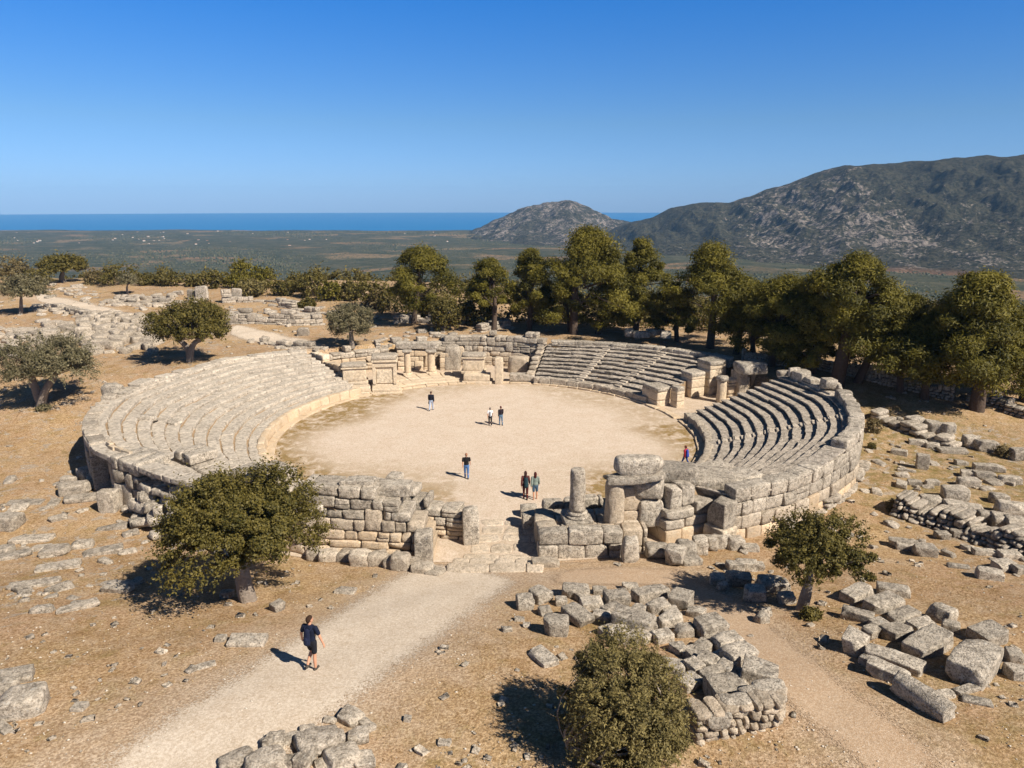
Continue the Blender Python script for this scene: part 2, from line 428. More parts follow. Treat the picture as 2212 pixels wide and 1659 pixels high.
def plain():
    mb = MB(); xs = np.linspace(-4200, 4200, 211); ys = np.concatenate([np.linspace(-900, 600, 31), np.linspace(625, 2690, 100)])
    X, Y = np.meshgrid(xs, ys)
    Z = PLZ + 3.6 + 1.6 * np.sin(X * .004 + 1) * np.sin(Y * .006) + 1.0 * np.sin(X * .013 + Y * .009) + .5 * np.sin(X * .03) * np.sin(Y * .027)
    coast = 2590 + 22 * np.sin(X * .004) + 14 * np.sin(X * .011 + 1) + 7 * np.sin(X * .03)
    k = sst(0, 90, Y - coast); Z = Z * (1 - k) + (PLZ - 3) * k + .9 * (1 - k)
    nx = len(xs)
    i, j = np.meshgrid(np.arange(len(ys) - 1), np.arange(nx - 1), indexing='ij'); a = (i * nx + j).ravel()
    mb.add(np.stack([X.ravel(), Y.ravel(), Z.ravel()], 1), np.stack([a, a + 1, a + nx + 1, a + nx], 1))
    return mb.build('plain', M['plain'], smooth=True)
struct(plain())
# scrub and olive groves of the plain: one uncountable mass of low crowns
def far_scrub():
    rs = R0(5); n = 60000
    x = rs.uniform(-1, 1, n); y = 330 + 2200 * rs.rand(n) ** 1.25; x = x * (y * .85 + 60)
    cl = np.sin(x * .011 + 1) * np.sin(y * .013) + .6 * np.sin(x * .029 + y * .017)
    keep = cl + rs.normal(size=n) * .5 > -.75; x, y = x[keep], y[keep]; n = len(x)
    r = rs.uniform(.9, 2.4, n); h = r * rs.uniform(.8, 1.3, n)
    ang = np.linspace(0, 2 * math.pi, 6)[:-1]
    V = np.zeros((n, 11, 3)); ph = rs.uniform(0, 6, n)
    for k in range(5):
        q = rs.uniform(.8, 1.2, n)
        V[:, k, 0] = x + r * q * np.cos(ang[k] + ph); V[:, k, 1] = y + r * q * np.sin(ang[k] + ph); V[:, k, 2] = PLZ + 1.
        V[:, 5 + k, 0] = x + .78 * r * q * np.cos(ang[k] + ph + .3); V[:, 5 + k, 1] = y + .78 * r * q * np.sin(ang[k] + ph + .3); V[:, 5 + k, 2] = PLZ + 3.2 + .62 * h + rs.uniform(0, .5, n)
    V[:, 10] = np.stack([x, y, PLZ + 3.2 + h * 1.15], 1)
    b = np.arange(n)[:, None] * 11
    Q = np.concatenate([b + np.array([[k, (k + 1) % 5, 5 + (k + 1) % 5, 5 + k]]) for k in range(5)])
    T = np.concatenate([b + np.array([[5 + k, 5 + (k + 1) % 5, 10]]) for k in range(5)])
    c = np.repeat(np.stack([rs.rand(n), np.zeros(n), rs.rand(n)], 1), 11, 0)
    mb = MB(); mb.add(V.reshape(-1, 3), [Q, T], c)
    m_ = mat_leaf('plain_scrub', (.022, .030, .012), (.085, .080, .038), 0.)
    return mb.build('plain_scrub', m_)
struct(far_scrub(), 'stuff')['label'] = 'dark scrub and olive groves covering the coastal plain'

m, nt, out = nodes('rocky_mountain'); p = pos(nt); t = tone(nt)
b1 = noise(nt, p, .006, 5, .6); b2 = noise(nt, p, .035, 6, .7, .6); b3 = noise(nt, p, .16, 4, .75)
scr = mix(nt, ramp(nt, b3, [(.4, 0.), (.6, 1.)]), (.017, .020, .013), (.066, .060, .040))
rock = mix(nt, ramp(nt, b3, [(.4, 0.), (.62, 1.)]), (.10, .085, .075), (.27, .23, .20))
msk = math_(nt, 'ADD', math_(nt, 'ADD', math_(nt, 'MULTIPLY', b2, 1.25), math_(nt, 'MULTIPLY', b3, .8)), math_(nt, 'MULTIPLY', t[0], .24))
msk = math_(nt, 'ADD', msk, math_(nt, 'MULTIPLY', b1, .35))
base = mix(nt, ramp(nt, math_(nt, 'MULTIPLY', msk, .5), [(.715, 0.), (.785, 1.)]), scr, rock)
base = mix(nt, t[1], base, (.24, .13, .075))
bsdf(nt, out, base, .97, math_(nt, 'ADD', b2, math_(nt, 'MULTIPLY', b3, .5)), .9, 9., .05); M['mount'] = m
def fbm(x, y, f0, oct_, seed):
    rs = R0(seed); z = 0
    for k in range(oct_):
        a = rs.uniform(0, 6.28); f = f0 * 1.9 ** k; ca, sa = math.cos(a), math.sin(a)
        z = z + np.sin((x * ca + y * sa) * f + rs.uniform(0, 6) + 1.2 * np.sin((y * ca - x * sa) * f * .7 + rs.uniform(0, 6))) / 1.75 ** k
    return z
def mountain(name, prof, Dr, Db, na, nd, amp, seed, back=900, rocky=0., top=.05):
    pxs = np.array([a for a, _ in prof], float); pys = np.array([b for _, b in prof], float)
    px = np.linspace(pxs[0], pxs[-1], na); u = (px - 1106) / FPX
    py = np.interp(px, pxs, pys)
    ke = np.hanning(9 if not rocky else 5); ke /= ke.sum(); pyp = np.pad(py, len(ke) // 2, mode='edge'); py = np.convolve(pyp, ke, 'valid')
    v = (829.5 - py) / FPX
    ey = math.cos(PITCH) + v * math.sin(PITCH); ez = -math.sin(PITCH) + v * math.cos(PITCH)
    dr = np.interp(px, pxs, np.linspace(Dr[0], Dr[1], len(pxs))); db = np.interp(px, pxs, np.linspace(Db[0], Db[1], len(pxs)))
    tz = dr / ey; zr = CAMH + ez * tz
    s = np.concatenate([np.linspace(0, 1, nd), 1 + np.linspace(0, 1, 12)[1:]])
    SS, I = np.meshgrid(s, np.arange(na), indexing='ij')
    Y = np.where(SS <= 1, db[I] + (dr - db)[I] * SS, dr[I] + back * (SS - 1)); X = u[I] / ey[I] * Y
    prf = np.where(SS <= 1, (SS ** 1.15) * .62 + .38 * sst(.25, .95, SS), 1 - sst(0, 1, SS - 1) * 1.02)
    Z = PLZ - 2 + (zr[I] - PLZ + 2) * prf
    gul = fbm(X * 1.6, Y * .55, .012, 5, seed) ; sm = fbm(X, Y, .05, 4, seed + 1)
    env = np.clip(SS, 0, 1) * np.where(SS <= 1, 1 - (1 - top * 1.4) * sst(.74, .99, SS), top)
    Z = Z + env * amp * (-np.abs(gul) * 1.05 + .28 * sm) + amp * .05 * sm * np.clip(SS * 3, 0, 1)
    rockm = np.clip(.5 + rocky + .5 * fbm(X * 1.3, Y * .5, .008, 4, seed + 3), 0, 1)
    low = sst(.16, .05, SS) * (fbm(X, Y, .02, 3, seed + 4) > .2)
    mb = MB(); a = (np.arange(len(s) - 1)[:, None] * na + np.arange(na - 1)[None]).ravel()
    mb.add(np.stack([X.ravel(), Y.ravel(), Z.ravel()], 1), np.stack([a, a + 1, a + na + 1, a + na], 1), np.stack([rockm.ravel(), low.ravel() * .8, rockm.ravel()], 1))
    return struct(mb.build(name, M['mount'], smooth=False))
mountain('hill', [(960, 512), (1020, 499), (1062, 479), (1100, 461), (1127, 450), (1150, 443), (1183, 435), (1207, 434), (1218, 430), (1232, 428), (1246, 433), (1262, 442), (1283, 453), (1325, 471), (1372, 482), (1440, 500), (1520, 520)],
         (2350, 2350), (1550, 1500), 260, 110, 15, 11, 500, .55, .22)
mountain('mountain', [(1290, 520), (1330, 492), (1370, 478), (1410, 468), (1448, 449), (1487, 442), (1530, 436), (1576, 436), (1630, 420), (1680, 403), (1730, 384), (1780, 368), (1812, 359), (1832, 354), (1880, 354), (1945, 351),
         (2000, 345), (2050, 339), (2110, 334), (2160, 336), (2212, 333), (2330, 325), (2480, 340), (2700, 400)], (1950, 1500), (1250, 800), 620, 190, 20, 21, 700)

# ------------------------------------------------------------------ the hilltop ground, paths, round floor
def dist_poly(x, y, pts):
    d = np.full(x.shape, 1e9)
    for a, b in zip(pts[:-1], pts[1:]):
        ax, ay, bx, by = a[0], a[1], b[0], b[1]
        t = np.clip(((x - ax) * (bx - ax) + (y - ay) * (by - ay)) / ((bx - ax) ** 2 + (by - ay) ** 2 + 1e-9), 0, 1)
        d = np.minimum(d, np.hypot(x - ax - t * (bx - ax), y - ay - t * (by - ay)))
    return d
PATHS = {'path': [((170, 1720), (530, 1720)), ((255, 1640), (590, 1640)), ((360, 1560), (670, 1575)), ((475, 1490), (770, 1500)), ((590, 1415), (850, 1440)), ((700, 1345), (935, 1380)), ((790, 1290), (1010, 1325)), ((880, 1238), (1085, 1275)), ((945, 1215), (1130, 1238))],
         'upper_path': [((498, 702), (492, 722)), ((545, 710), (525, 732)), ((590, 719), (568, 741)), ((640, 731), (612, 750)), ((690, 742), (650, 760))],
         'hill_path': [((70, 632), (80, 650)), ((140, 645), (145, 664)), ((215, 662), (210, 682)), ((290, 680), (285, 696)), ((350, 694), (345, 712)), ((420, 700), (410, 718)), ((498, 702), (492, 722))],
         'earth_track': [((1180, 1236), (1170, 1262)), ((1330, 1226), (1300, 1262)), ((1470, 1232), (1440, 1262)), ((1600, 1300), (1555, 1345)), ((1700, 1385), (1640, 1450)), ((1800, 1465), (1722, 1530)), ((1930, 1565), (1830, 1620)), ((2090, 1690), (1960, 1740))]}
mid_px = lambda k: [P((a[0] + b[0]) / 2, (a[1] + b[1]) / 2) for a, b in PATHS[k]]
def ground():
    xs = np.arange(-190, 190.1, .5); ys = np.concatenate([np.arange(-12, 66, .3), np.arange(66, 140, .6), np.arange(140, 330, 4)])
    X, Y = np.meshgrid(xs, ys); Z = hgt(X, Y)
    bare = np.zeros_like(X)
    for k, w in (('path', 3.6), ('earth_track', 1.6), ('upper_path', 2.), ('hill_path', 2.)):
        d = dist_poly(X, Y, mid_px(k)); bare = np.maximum(bare, sst(w * 1.7, w * .5, d) * .75)
    r = np.hypot(X - CX, Y - CY); bare = np.maximum(bare, .5 * sst(4.5, 0, np.hypot(X - 3, (Y - 30) * 1.6) - 4))
    green = sst(16, 4, np.hypot(X - 29, (Y - 46) * .8)) * .9 + sst(7, 2, np.hypot(X - 14, Y - 17)) * .35
    green = green + .8 * sst(0, 12, Y - 92 + .3 * X) * (X > 0) + .5 * sst(2, 12, Y - 118)
    rocky = np.clip(sst(-12, -19, X) * sst(20, 26, Y) + .8 * sst(66, 80, Y) + .8 * sst(17, 24, X) * sst(60, 50, Y) * sst(24, 30, Y) + .35, 0, 1) * (1 - np.clip(bare * 1.3, 0, 1))
    mb = MB(); nx = len(xs); a = (np.arange(len(ys) - 1)[:, None] * nx + np.arange(nx - 1)[None]).ravel()
    mb.add(np.stack([X.ravel(), Y.ravel(), Z.ravel()], 1), np.stack([a, a + 1, a + nx + 1, a + nx], 1), np.stack([bare.ravel(), np.clip(green, 0, 1).ravel(), rocky.ravel()], 1))
    return mb.build('ground', M['ground'], smooth=True)
struct(ground())
def ribbon(key, mat, lift=.014, step=.3):
    prs = [(P(*a), P(*b)) for a, b in PATHS[key]]
    L = resample([np.array(p_[0][:2]) for p_ in prs], 1e9); nL = []
    A = np.array([[p_[0].x, p_[0].y, p_[1].x, p_[1].y] for p_ in prs])
    ln = np.concatenate([[0], np.cumsum(np.hypot(np.diff(A[:, 0] + A[:, 2]), np.diff(A[:, 1] + A[:, 3])) / 2)])
    s = np.arange(0, ln[-1], step); B = np.stack([np.interp(s, ln, A[:, k]) for k in range(4)], 1)
    n = 25; t = np.linspace(-.22, 1.22, n)
    X = B[:, 0:1] + (B[:, 2:3] - B[:, 0:1]) * t; Y = B[:, 1:2] + (B[:, 3:4] - B[:, 1:2]) * t
    Z = hgt(X, Y) + lift
    e = np.clip((.75 - np.abs(t - .5)) / .5, 0, 1)[None] * np.ones((len(s), 1))
    e = e * np.clip(np.minimum(s, ln[-1] - s) / 1.2, 0, 1)[:, None] if key != 'path' else e * np.clip((ln[-1] - s) / 1.5, 0, 1)[:, None]
    mb = MB(); a = (np.arange(len(s) - 1)[:, None] * n + np.arange(n - 1)[None]).ravel()
    mb.add(np.stack([X.ravel(), Y.ravel(), Z.ravel()], 1), np.stack([a, a + n, a + n + 1, a + 1], 1)[:, ::-1], np.stack([e.ravel(), 0 * e.ravel(), e.ravel()], 1))
    return struct(mb.build('path' if 'track' not in key else 'track', mat, smooth=True))
ribbon('path', M['path']); ribbon('upper_path', M['path'], .03); ribbon('hill_path', M['path'], .03); ribbon('earth_track', M['track'])
def pol(r, thdeg, z=0.):
    t = math.radians(thdeg); return np.array([CX + r * math.cos(t), CY + r * math.sin(t), z])
def floor():
    rr = np.concatenate([[.01], np.arange(.5, 27, .5)]); th = np.radians(np.arange(0, 360.1, 1.5))
    Rr, T = np.meshgrid(rr, th, indexing='ij'); lim = rout(np.degrees(T)) - .55
    Rr = np.minimum(Rr, lim); X = CX + Rr * np.cos(T); Y = CY + Rr * np.sin(T); Td = (np.degrees(T) + 180) % 360 - 180
    g = sst(10.5, 15, Rr + 1.2 * np.sin(3 * T) + .8 * np.sin(7 * T + 1)) * np.where((np.abs(Td) > 125) | ((Td > -75) & (Td < 8)), 1., .45)
    g = g + .75 * np.exp(-((X - 7) ** 2 / 22 + (Y - 43) ** 2 / 12)) + .7 * np.exp(-((X + 9.5) ** 2 / 30 + (Y - 42) ** 2 / 14))
    g = np.clip(g, 0, .95) * (1 - .9 * np.exp(-((Y - 38 - (X - 1) * .2) ** 2) / 60) * (np.abs(X - .5) < 4)); g = np.where(Rr > 16.6, .25, g)
    mb = MB(); n = len(th); a = (np.arange(len(rr) - 1)[:, None] * n + np.arange(n - 1)[None]).ravel()
    Z = np.full(X.size, .025)
    mb.add(np.stack([X.ravel(), Y.ravel(), Z], 1), np.stack([a, a + n, a + n + 1, a + 1], 1), np.stack([np.ones(X.size), g.ravel(), g.ravel()], 1))
    return struct(mb.build('arena_floor', M['floor'], smooth=True))
floor()

# ------------------------------------------------------------------ seating banks
def arc_stone(mb, r0, r1, t0, t1, z0, z1, rs, amp=.03, n=6, warm=0., tn=None, q=34.):
    """a block bent round the centre: t in degrees, the upper face lightly uneven; r0, r1 may vary along t"""
    V, F = TM[n]
    nn = (np.abs(V) ** q).sum(1) ** (1 / q); v = V / nn[:, None]
    t = t0 + (t1 - t0) * (v[:, 0] + 1) / 2
    ra = r0(t) if callable(r0) else r0; rb = r1(t) if callable(r1) else r1
    r = ra + (rb - ra) * (v[:, 1] + 1) / 2
    za = z0(t) if callable(z0) else z0; zb = z1(t) if callable(z1) else z1
    z = za + (zb - za) * (v[:, 2] + 1) / 2
    d = np.zeros(len(v)); e = np.zeros(len(v))
    for k in range(4):
        f = rs.normal(size=3) * (1.3 + 1.1 * k); d += np.sin(v @ f + rs.uniform(0, 6.28)) * amp / (1 + .4 * k)
        f = rs.normal(size=3) * (1.3 + 1.1 * k); e += np.sin(v @ f + rs.uniform(0, 6.28)) * amp / (1 + .4 * k)
    r = r + d * 1.3; z = z + e * .7 * (v[:, 2] > -.5)
    tr = np.radians(t)
    X = CX + r * np.cos(tr); Y = CY + r * np.sin(tr)
    mb.add(np.stack([X, Y, z], 1), F, (tn if tn is not None else rs.uniform(.93, 1.07), warm, rs.rand()))
def bank(name, label, t0, t1, nrow, zt, z0, mat, bl, seed, rin=RIN, pod='cream', amp=.03, miss=.03, jz=.025, edge=0., bgap=0., roff=lambda t: 0., stairs=()):
    rs = R0(seed); b = pol(rin + 4, (t0 + t1) / 2); root = thing(name, label, 'seating', b, None)
    ztf = zt if callable(zt) else (lambda t: zt)
    rad = lambda k: (lambda t: rin + .45 + (rout(t) - roff(t) - rin - .95) * k / nrow)
    zk = lambda k: (lambda t: z0 + (ztf(t) - z0) * k / (nrow - 1))
    # stepped fill below the slabs
    mb = MB(); th = np.linspace(t0, t1, int(abs(t1 - t0) / 2) + 2); prof = []
    for k in range(nrow):
        prof.append((rad(k), zk(k), -.06)); prof.append((rad(k + 1), zk(k), -.06))
    rows = [[pol(rin + .5, t, -.3) for t in th]]
    for r_, z_, dz in prof: rows.append([pol(min(float(r_(t)) + .1, float(rout(t)) - 1.15), t, float(z_(t)) + dz) for t in th])
    rows.append([pol(float(rout(t)) - 1.15, t, -.6) for t in th])
    V = np.array(rows); nr, n_ = V.shape[:2]
    a = (np.arange(nr - 1)[:, None] * n_ + np.arange(n_ - 1)[None]).ravel()
    mb.add(V.reshape(-1, 3), np.stack([a, a + n_, a + n_ + 1, a + 1], 1))
    for e in (0, n_ - 1):                                            # end faces, one quad per row
        q = []
        for k in range(nrow):
            i0, i1 = 1 + 2 * k, 2 + 2 * k
            pa, pb = V[i0, e], V[i1, e]; q.append([pa, pb, [pb[0], pb[1], -.5], [pa[0], pa[1], -.5]])
        q = np.array(q).reshape(-1, 3); mb.add(q, np.arange(len(q)).reshape(-1, 4))
    mb.build('infill', M['dirt'], root)
    for k in range(nrow):
        mb = MB(); t = t0 + (rs.uniform(-.4, .4) if edge else 0); te = t1
        rmid = float(rad(k)((t0 + t1) / 2)) + .5
        while t < te - .3:
            w = math.degrees(rs.uniform(*bl) / rmid); tb = min(t + w, te)
            if te - tb < .8: tb = te
            if not (rs.rand() < miss):
                dz = rs.normal() * jz; dr = rs.normal() * .03
                dep = .30 + .1 * rs.rand()
                bk = rs.uniform(-.01, .09); r1f = (lambda tt, k=k, bk=bk: rad(k + 1)(tt) + (.06 - bgap - bk * (bgap > 0) if k < nrow - 1 else .45))
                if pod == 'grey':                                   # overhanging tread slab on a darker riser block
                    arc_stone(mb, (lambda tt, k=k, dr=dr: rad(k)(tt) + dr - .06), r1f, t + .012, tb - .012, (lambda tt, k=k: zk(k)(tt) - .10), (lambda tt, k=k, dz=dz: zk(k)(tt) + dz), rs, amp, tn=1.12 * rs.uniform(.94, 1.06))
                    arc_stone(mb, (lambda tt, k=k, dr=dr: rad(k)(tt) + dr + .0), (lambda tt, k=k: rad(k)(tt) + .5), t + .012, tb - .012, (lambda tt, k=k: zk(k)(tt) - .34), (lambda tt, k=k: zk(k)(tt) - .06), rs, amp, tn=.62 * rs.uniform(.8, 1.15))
                else:
                    arc_stone(mb, (lambda tt, k=k, dr=dr: rad(k)(tt) + dr - .04), r1f, t + .012, tb - .012, (lambda tt, k=k: zk(k)(tt) - .32), (lambda tt, k=k, dz=dz: zk(k)(tt) + dz), rs, amp)
            t = tb
        mb.build('seat_row', mat, root)
    for st in stairs:                                               # narrow stair between two wedges of seats
        mb = MB(); hw = math.degrees(.36 / rin)
        for k in range(nrow - 1):
            ra, rb, za, zb = float(rad(k)(st)), float(rad(k + 1)(st)), float(zk(k)(st)), float(zk(k + 1)(st)); h_ = hw * rin / ra
            for f_ in (.62,): arc_stone(mb, ra + (rb - ra) * f_ - .05, rb + .1, st - h_, st + h_, za - .1, za + (zb - za) * .55, rs, .012, warm=.1, tn=1.0)
            arc_stone(mb, rb - .02, rb + .34, st - h_, st + h_, zb - .1, zb + .035, rs, .012, warm=.1, tn=1.0)
        mb.build('stairway', M['seat'], root)
    # front wall of the bank
    mb = MB(); t = t0
    while t < t1 - .3:
        w = math.degrees(rs.uniform(.9, 1.9) / rin); tb = min(t + w, t1)
        if t1 - tb < 1.2: tb = t1
        arc_stone(mb, rin + rs.normal() * .02, rin + .52, t + .04, tb - .04, -.2, (lambda tt, h=rs.normal() * .03: zk(0)(tt) + .05 + h), rs, .025, warm=(.95 if pod == 'cream' else .15) * rs.uniform(.6, 1), q=14.)
        t = tb
    mb.build('front_wall', M['cream'] if pod == 'cream' else M['stone'], root)
    return root
zA = lambda t: 3.0 + .25 * sst(215, 240, t)
zC = lambda t: 2.45 + .85 * sst(-55, -22, t)
bank('seating_bank', 'pale broad sunlit bank of curved stone seat rows on the left of the round floor', 137.5, 243, 12, zA, .75, M['seat'], (.6, 1.7), 31, amp=.016, miss=0, jz=.010, bgap=.17)
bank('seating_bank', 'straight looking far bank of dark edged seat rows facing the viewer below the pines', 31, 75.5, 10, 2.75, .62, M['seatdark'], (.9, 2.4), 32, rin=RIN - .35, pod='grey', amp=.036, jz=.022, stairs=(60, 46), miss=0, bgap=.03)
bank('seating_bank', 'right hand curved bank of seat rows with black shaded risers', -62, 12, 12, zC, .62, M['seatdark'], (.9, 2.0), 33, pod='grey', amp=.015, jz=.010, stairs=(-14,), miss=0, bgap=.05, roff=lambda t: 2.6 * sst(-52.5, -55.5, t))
# kerb of the round floor
def kerb(label, t0, t1, seed):
    rs = R0(seed); mb = MB(); t = t0
    while t < t1:
        w = math.degrees(rs.uniform(.7, 1.5) / RIN); tb = min(t + w, t1)
        arc_stone(mb, RIN - .55 + rs.normal() * .03, RIN + .02, t + .05, tb - .05, -.1, .15 + rs.normal() * .015, rs, .02, 3, .8); t = tb
    tag(mb.build('stone_kerb', M['cream'], loc=pol(RIN, (t0 + t1) / 2)), label, 'kerb')
kerb('low cream stone kerb along the left and rear edge of the round floor', 76.5, 243, 41)
kerb('low stone kerb at the foot of the far seat bank', 14, 75.5, 42)
kerb('weedy shaded kerb at the foot of the right hand seat bank', -66, 11.5, 43)

# ------------------------------------------------------------------ walls of the theatre
def outline(t0, t1, off=0., step=2.):
    return [pol(float(rout(t)) + off, t) for t in np.arange(t0, t1 + .01, step)]
def wall(name, label, pts, height, thick, seed, mat='stone', cat='wall', **kw):
    rs = R0(seed); mb = MB(); masonry(mb, pts, height, thick, rs, **kw)
    c = np.mean([np.array(p_)[:2] for p_ in pts], 0)
    return tag(mb.build(name, M[mat], loc=(c[0], c[1], hz(*c))), label, cat)
def topheight(ts, ztop):
    """height function so that the wall's top follows ztop(theta) over the ground outside"""
    t0, t1 = ts
    def f(s):
        t = t0 + (t1 - t0) * s; q = pol(float(rout(t)) + .6, t); return ztop(t) - hz(q[0], q[1])
    return f
def obase(ts):
    def f(s):
        t = ts[0] + (ts[1] - ts[0]) * s; q = pol(float(rout(t)) + .6, t); return hz(q[0], q[1])
    return f
# right bank: outer wall of big ashlar, cream lower course, boulder parapet at the back
ts = (-53.8, 12); wall('curved_outer_wall', 'tall curved ashlar wall round the outside of the right hand seat bank', outline(*ts), topheight(ts, lambda t: zC(t) + .25 + .35 * float(sst(-20, 5, t)) + .25 * math.sin(t * 1.3) * float(sst(-15, 0, t))),
     1.0, 51, odd=.4, ch=.80, bl=(.7, 1.5), base=obase(ts), warm=lambda z: .95 if z < .85 else (.25 if z < 1.7 else .0), n=6, q=11., amp=.022, chj=.06)
# left bank: outer wall with two broken piers towards the front
ts = (176, 207.5); wall('curved_outer_wall', 'shaded curved wall round the outer left edge of the pale seat bank', outline(*ts), topheight(ts, lambda t: zA(t) + .05 + .28 * math.sin(t * 1.7)), .95, 52, ch=.8, bl=(.8, 1.5),
     base=obase(ts), warm=lambda z: .15, n=6, q=20., amp=.025)
ts = (212.5, 219); wall('wall_pier', 'broken upright pier of squared blocks left of the big oak', outline(*ts, 0., 1.), topheight(ts, lambda t: 3.2), 2.2, 53, ch=.85, bl=(.8, 1.2), base=obase(ts), warm=lambda z: .1 if z < 2 else .0, n=6, q=12., amp=.03)
ts = (219, 240); wall('outer_wall', 'low tumbled outer wall behind the crown of the big oak', outline(*ts), topheight(ts, lambda t: 1.9 + .6 * math.sin(t)), 1.5, 54, ch=.6, bl=(.6, 1.3), base=obase(ts), q=13., amp=.045, miss=.04)
wall('outer_wall', 'recessed cream wall seen in the gap between the curved wall and the broken pier', outline(206.5, 213.5, -.85, 1.), lambda s: 2.95, .26, 539, mat='cream', ch=.7, bl=(.6, 1.), base=lambda s: 0., warm=lambda z: .5)
ts = (137.5, 176); wall('wall_coping', 'row of flat coping slabs along the upper back edge of the left seat bank', outline(*ts), topheight(ts, lambda t: zA(t) + .16), 1.2, 55, ch=.42, bl=(.9, 2.0), base=obase(ts), q=14., amp=.05, mat='seat', miss=.14)
wall('retaining_wall', 'cream block end wall closing the left seat bank beside the pedestals', [pol(25.2, 136.6), pol(18.5, 136.6)], lambda s: 3.25 - 1.5 * s, .8, 56, ch=.62, bl=(.7, 1.3), base=lambda s: 0., warm=lambda z: .9 if z < 2.0 else .1, mat='cream', q=12.)
# back walls behind the stage
ts = (76, 116); wall('back_wall', 'high rear wall of irregular fitted blocks between the pedestals and the far seat bank', outline(*ts), lambda s: 3.45 - .7 * float(sst(.5, .7, s)) - .9 * float(sst(.85, 1, s)) + .28 * math.sin(s * 23), 1.2, 57, ch=.52, bl=(.5, 1.5), base=lambda s: 0.,
     warm=lambda z: .55 if z < 1.5 else .08, q=13., amp=.045, chj=.25, n=6)
ts = (117, 136); wall('back_wall', 'upper rear wall of weathered blocks behind the framed pedestal', outline(*ts), lambda s: 2.15 + .6 * s + .35 * math.sin(s * 13 + 1), 1.1, 58, ch=.65, bl=(.7, 1.5), base=lambda s: 0., warm=lambda z: .7 if z < 1.8 else .1, q=9., n=6)
ts = (31, 75); wall('back_wall', 'long low wall of blocks along the top of the far seat bank', outline(*ts), topheight(ts, lambda t: 3.25 + .18 * math.sin(t * .9)), 1.0, 59, ch=.5, bl=(.9, 2.2), base=obase(ts), q=13., amp=.045)
wall('bank_end_wall', 'stepped rubble end wall on the left side of the far seat bank', [pol(RIN + .2, 76.2), pol(23.4, 75.9)], lambda s: .8 + 2.25 * s, .75, 60, ch=.32, bl=(.4, .8), base=lambda s: 0., q=6., amp=.06, warm=lambda z: .25)
# front wall left of the entrance
wall('front_wall', 'high weathered masonry front wall left of the entrance behind the big oak', [(-20.5, 40.2), (-15, 36.0), (-10.8, 33.0), (-6.6, 32.55), (-3.9, 32.45)],
     lambda s: 2.55 + .7 * float(sst(.2, .5, s)) + .12 * math.sin(s * 19) - 1.25 * float(sst(.885, .93, s)) - 1.2 * float(sst(.94, .99, s)), 1.7, 61, odd=.6, ch=.50, bl=(.45, 1.45), base=lambda s: hz(-20.5 + 17 * s, 31.8) * .8,
     warm=lambda z: .85 if z < 1.45 else (.3 if z < 1.9 else .04), batter=.06, q=15., amp=.04, chj=.25, n=6)
wall('inner_wall', 'lower stepped wall piece behind the right end of the front wall', [(-6.8, 35.4), (-2.3, 34.6)], lambda s: 3.0 - 1.1 * float(sst(.15, .6, s)) - .7 * float(sst(.7, 1, s)), 1.3, 62, ch=.5, bl=(.6, 1.2), base=lambda s: 0.05, warm=lambda z: .7 if z < .6 else .05, q=9.)
mb = MB(); rs = R0(164)
for k in range(70):                                                 # tumbled stones over the broken corner of the left bank
    t = rs.uniform(218, 243); u_ = rs.rand(); q = pol(float(rout(t)) + .7 - 1.9 * u_, t)
    add_stone(mb, (q[0], q[1], .1 + 2.75 * u_), (rs.uniform(.5, 1.4), rs.uniform(.5, 1.0), rs.uniform(.4, .75)), rs.uniform(0, 3), rs, 6, 9., .06, 4, .15)
tag(mb.build('rubble_slope', M['stone'], loc=pol(23.6, 230)), 'tumbled stones over the broken corner of the left bank behind the big oak', 'rubble')
# stepped fill behind the front wall
mb = MB(); rs = R0(63)
for k in range(260):
    t = rs.uniform(228, 258); ro = float(rout(t)); f_ = rs.rand()
    r = RIN + .9 + (ro - RIN - 2.2) * f_; q = pol(r, t)
    if q[1] < 33.6: continue
    zz = .35 + 2.5 * f_ * (1 - .85 * float(sst(247, 258, t)))
    add_stone(mb, (q[0], q[1], zz - .15), (rs.uniform(.5, 1.3), rs.uniform(.4, .9), rs.uniform(.35, .6)), rs.uniform(0, 3), rs, 4, 6., .07, 1, .06)
mb.build('rubble_fill', M['seat'], loc=pol(19, 243))
o = bpy.data.objects['rubble_fill']; tag(o, 'rough packed rubble slope between the round floor and the front wall', 'rubble')
# mound carrying that rubble
mb = MB(); th = np.linspace(243, 259.5, 14); fr = np.linspace(0, 1, 9)
V = np.array([[*(pol(RIN + .6 + (float(rout(t)) - RIN - 1.7) * f_, t)[:2]), .2 + 2.45 * f_ * (1 - .9 * float(sst(249, 259.5, t))) + .08 * math.sin(t * 3 + f_ * 9)] for t in th for f_ in fr])
a = (np.arange(13)[:, None] * 9 + np.arange(8)[None]).ravel(); mb.add(V, np.stack([a, a + 9, a + 10, a + 1], 1)[:, ::-1], (.45, 0, .5))
struct(mb.build('earth_mound', M['ground'], smooth=True))
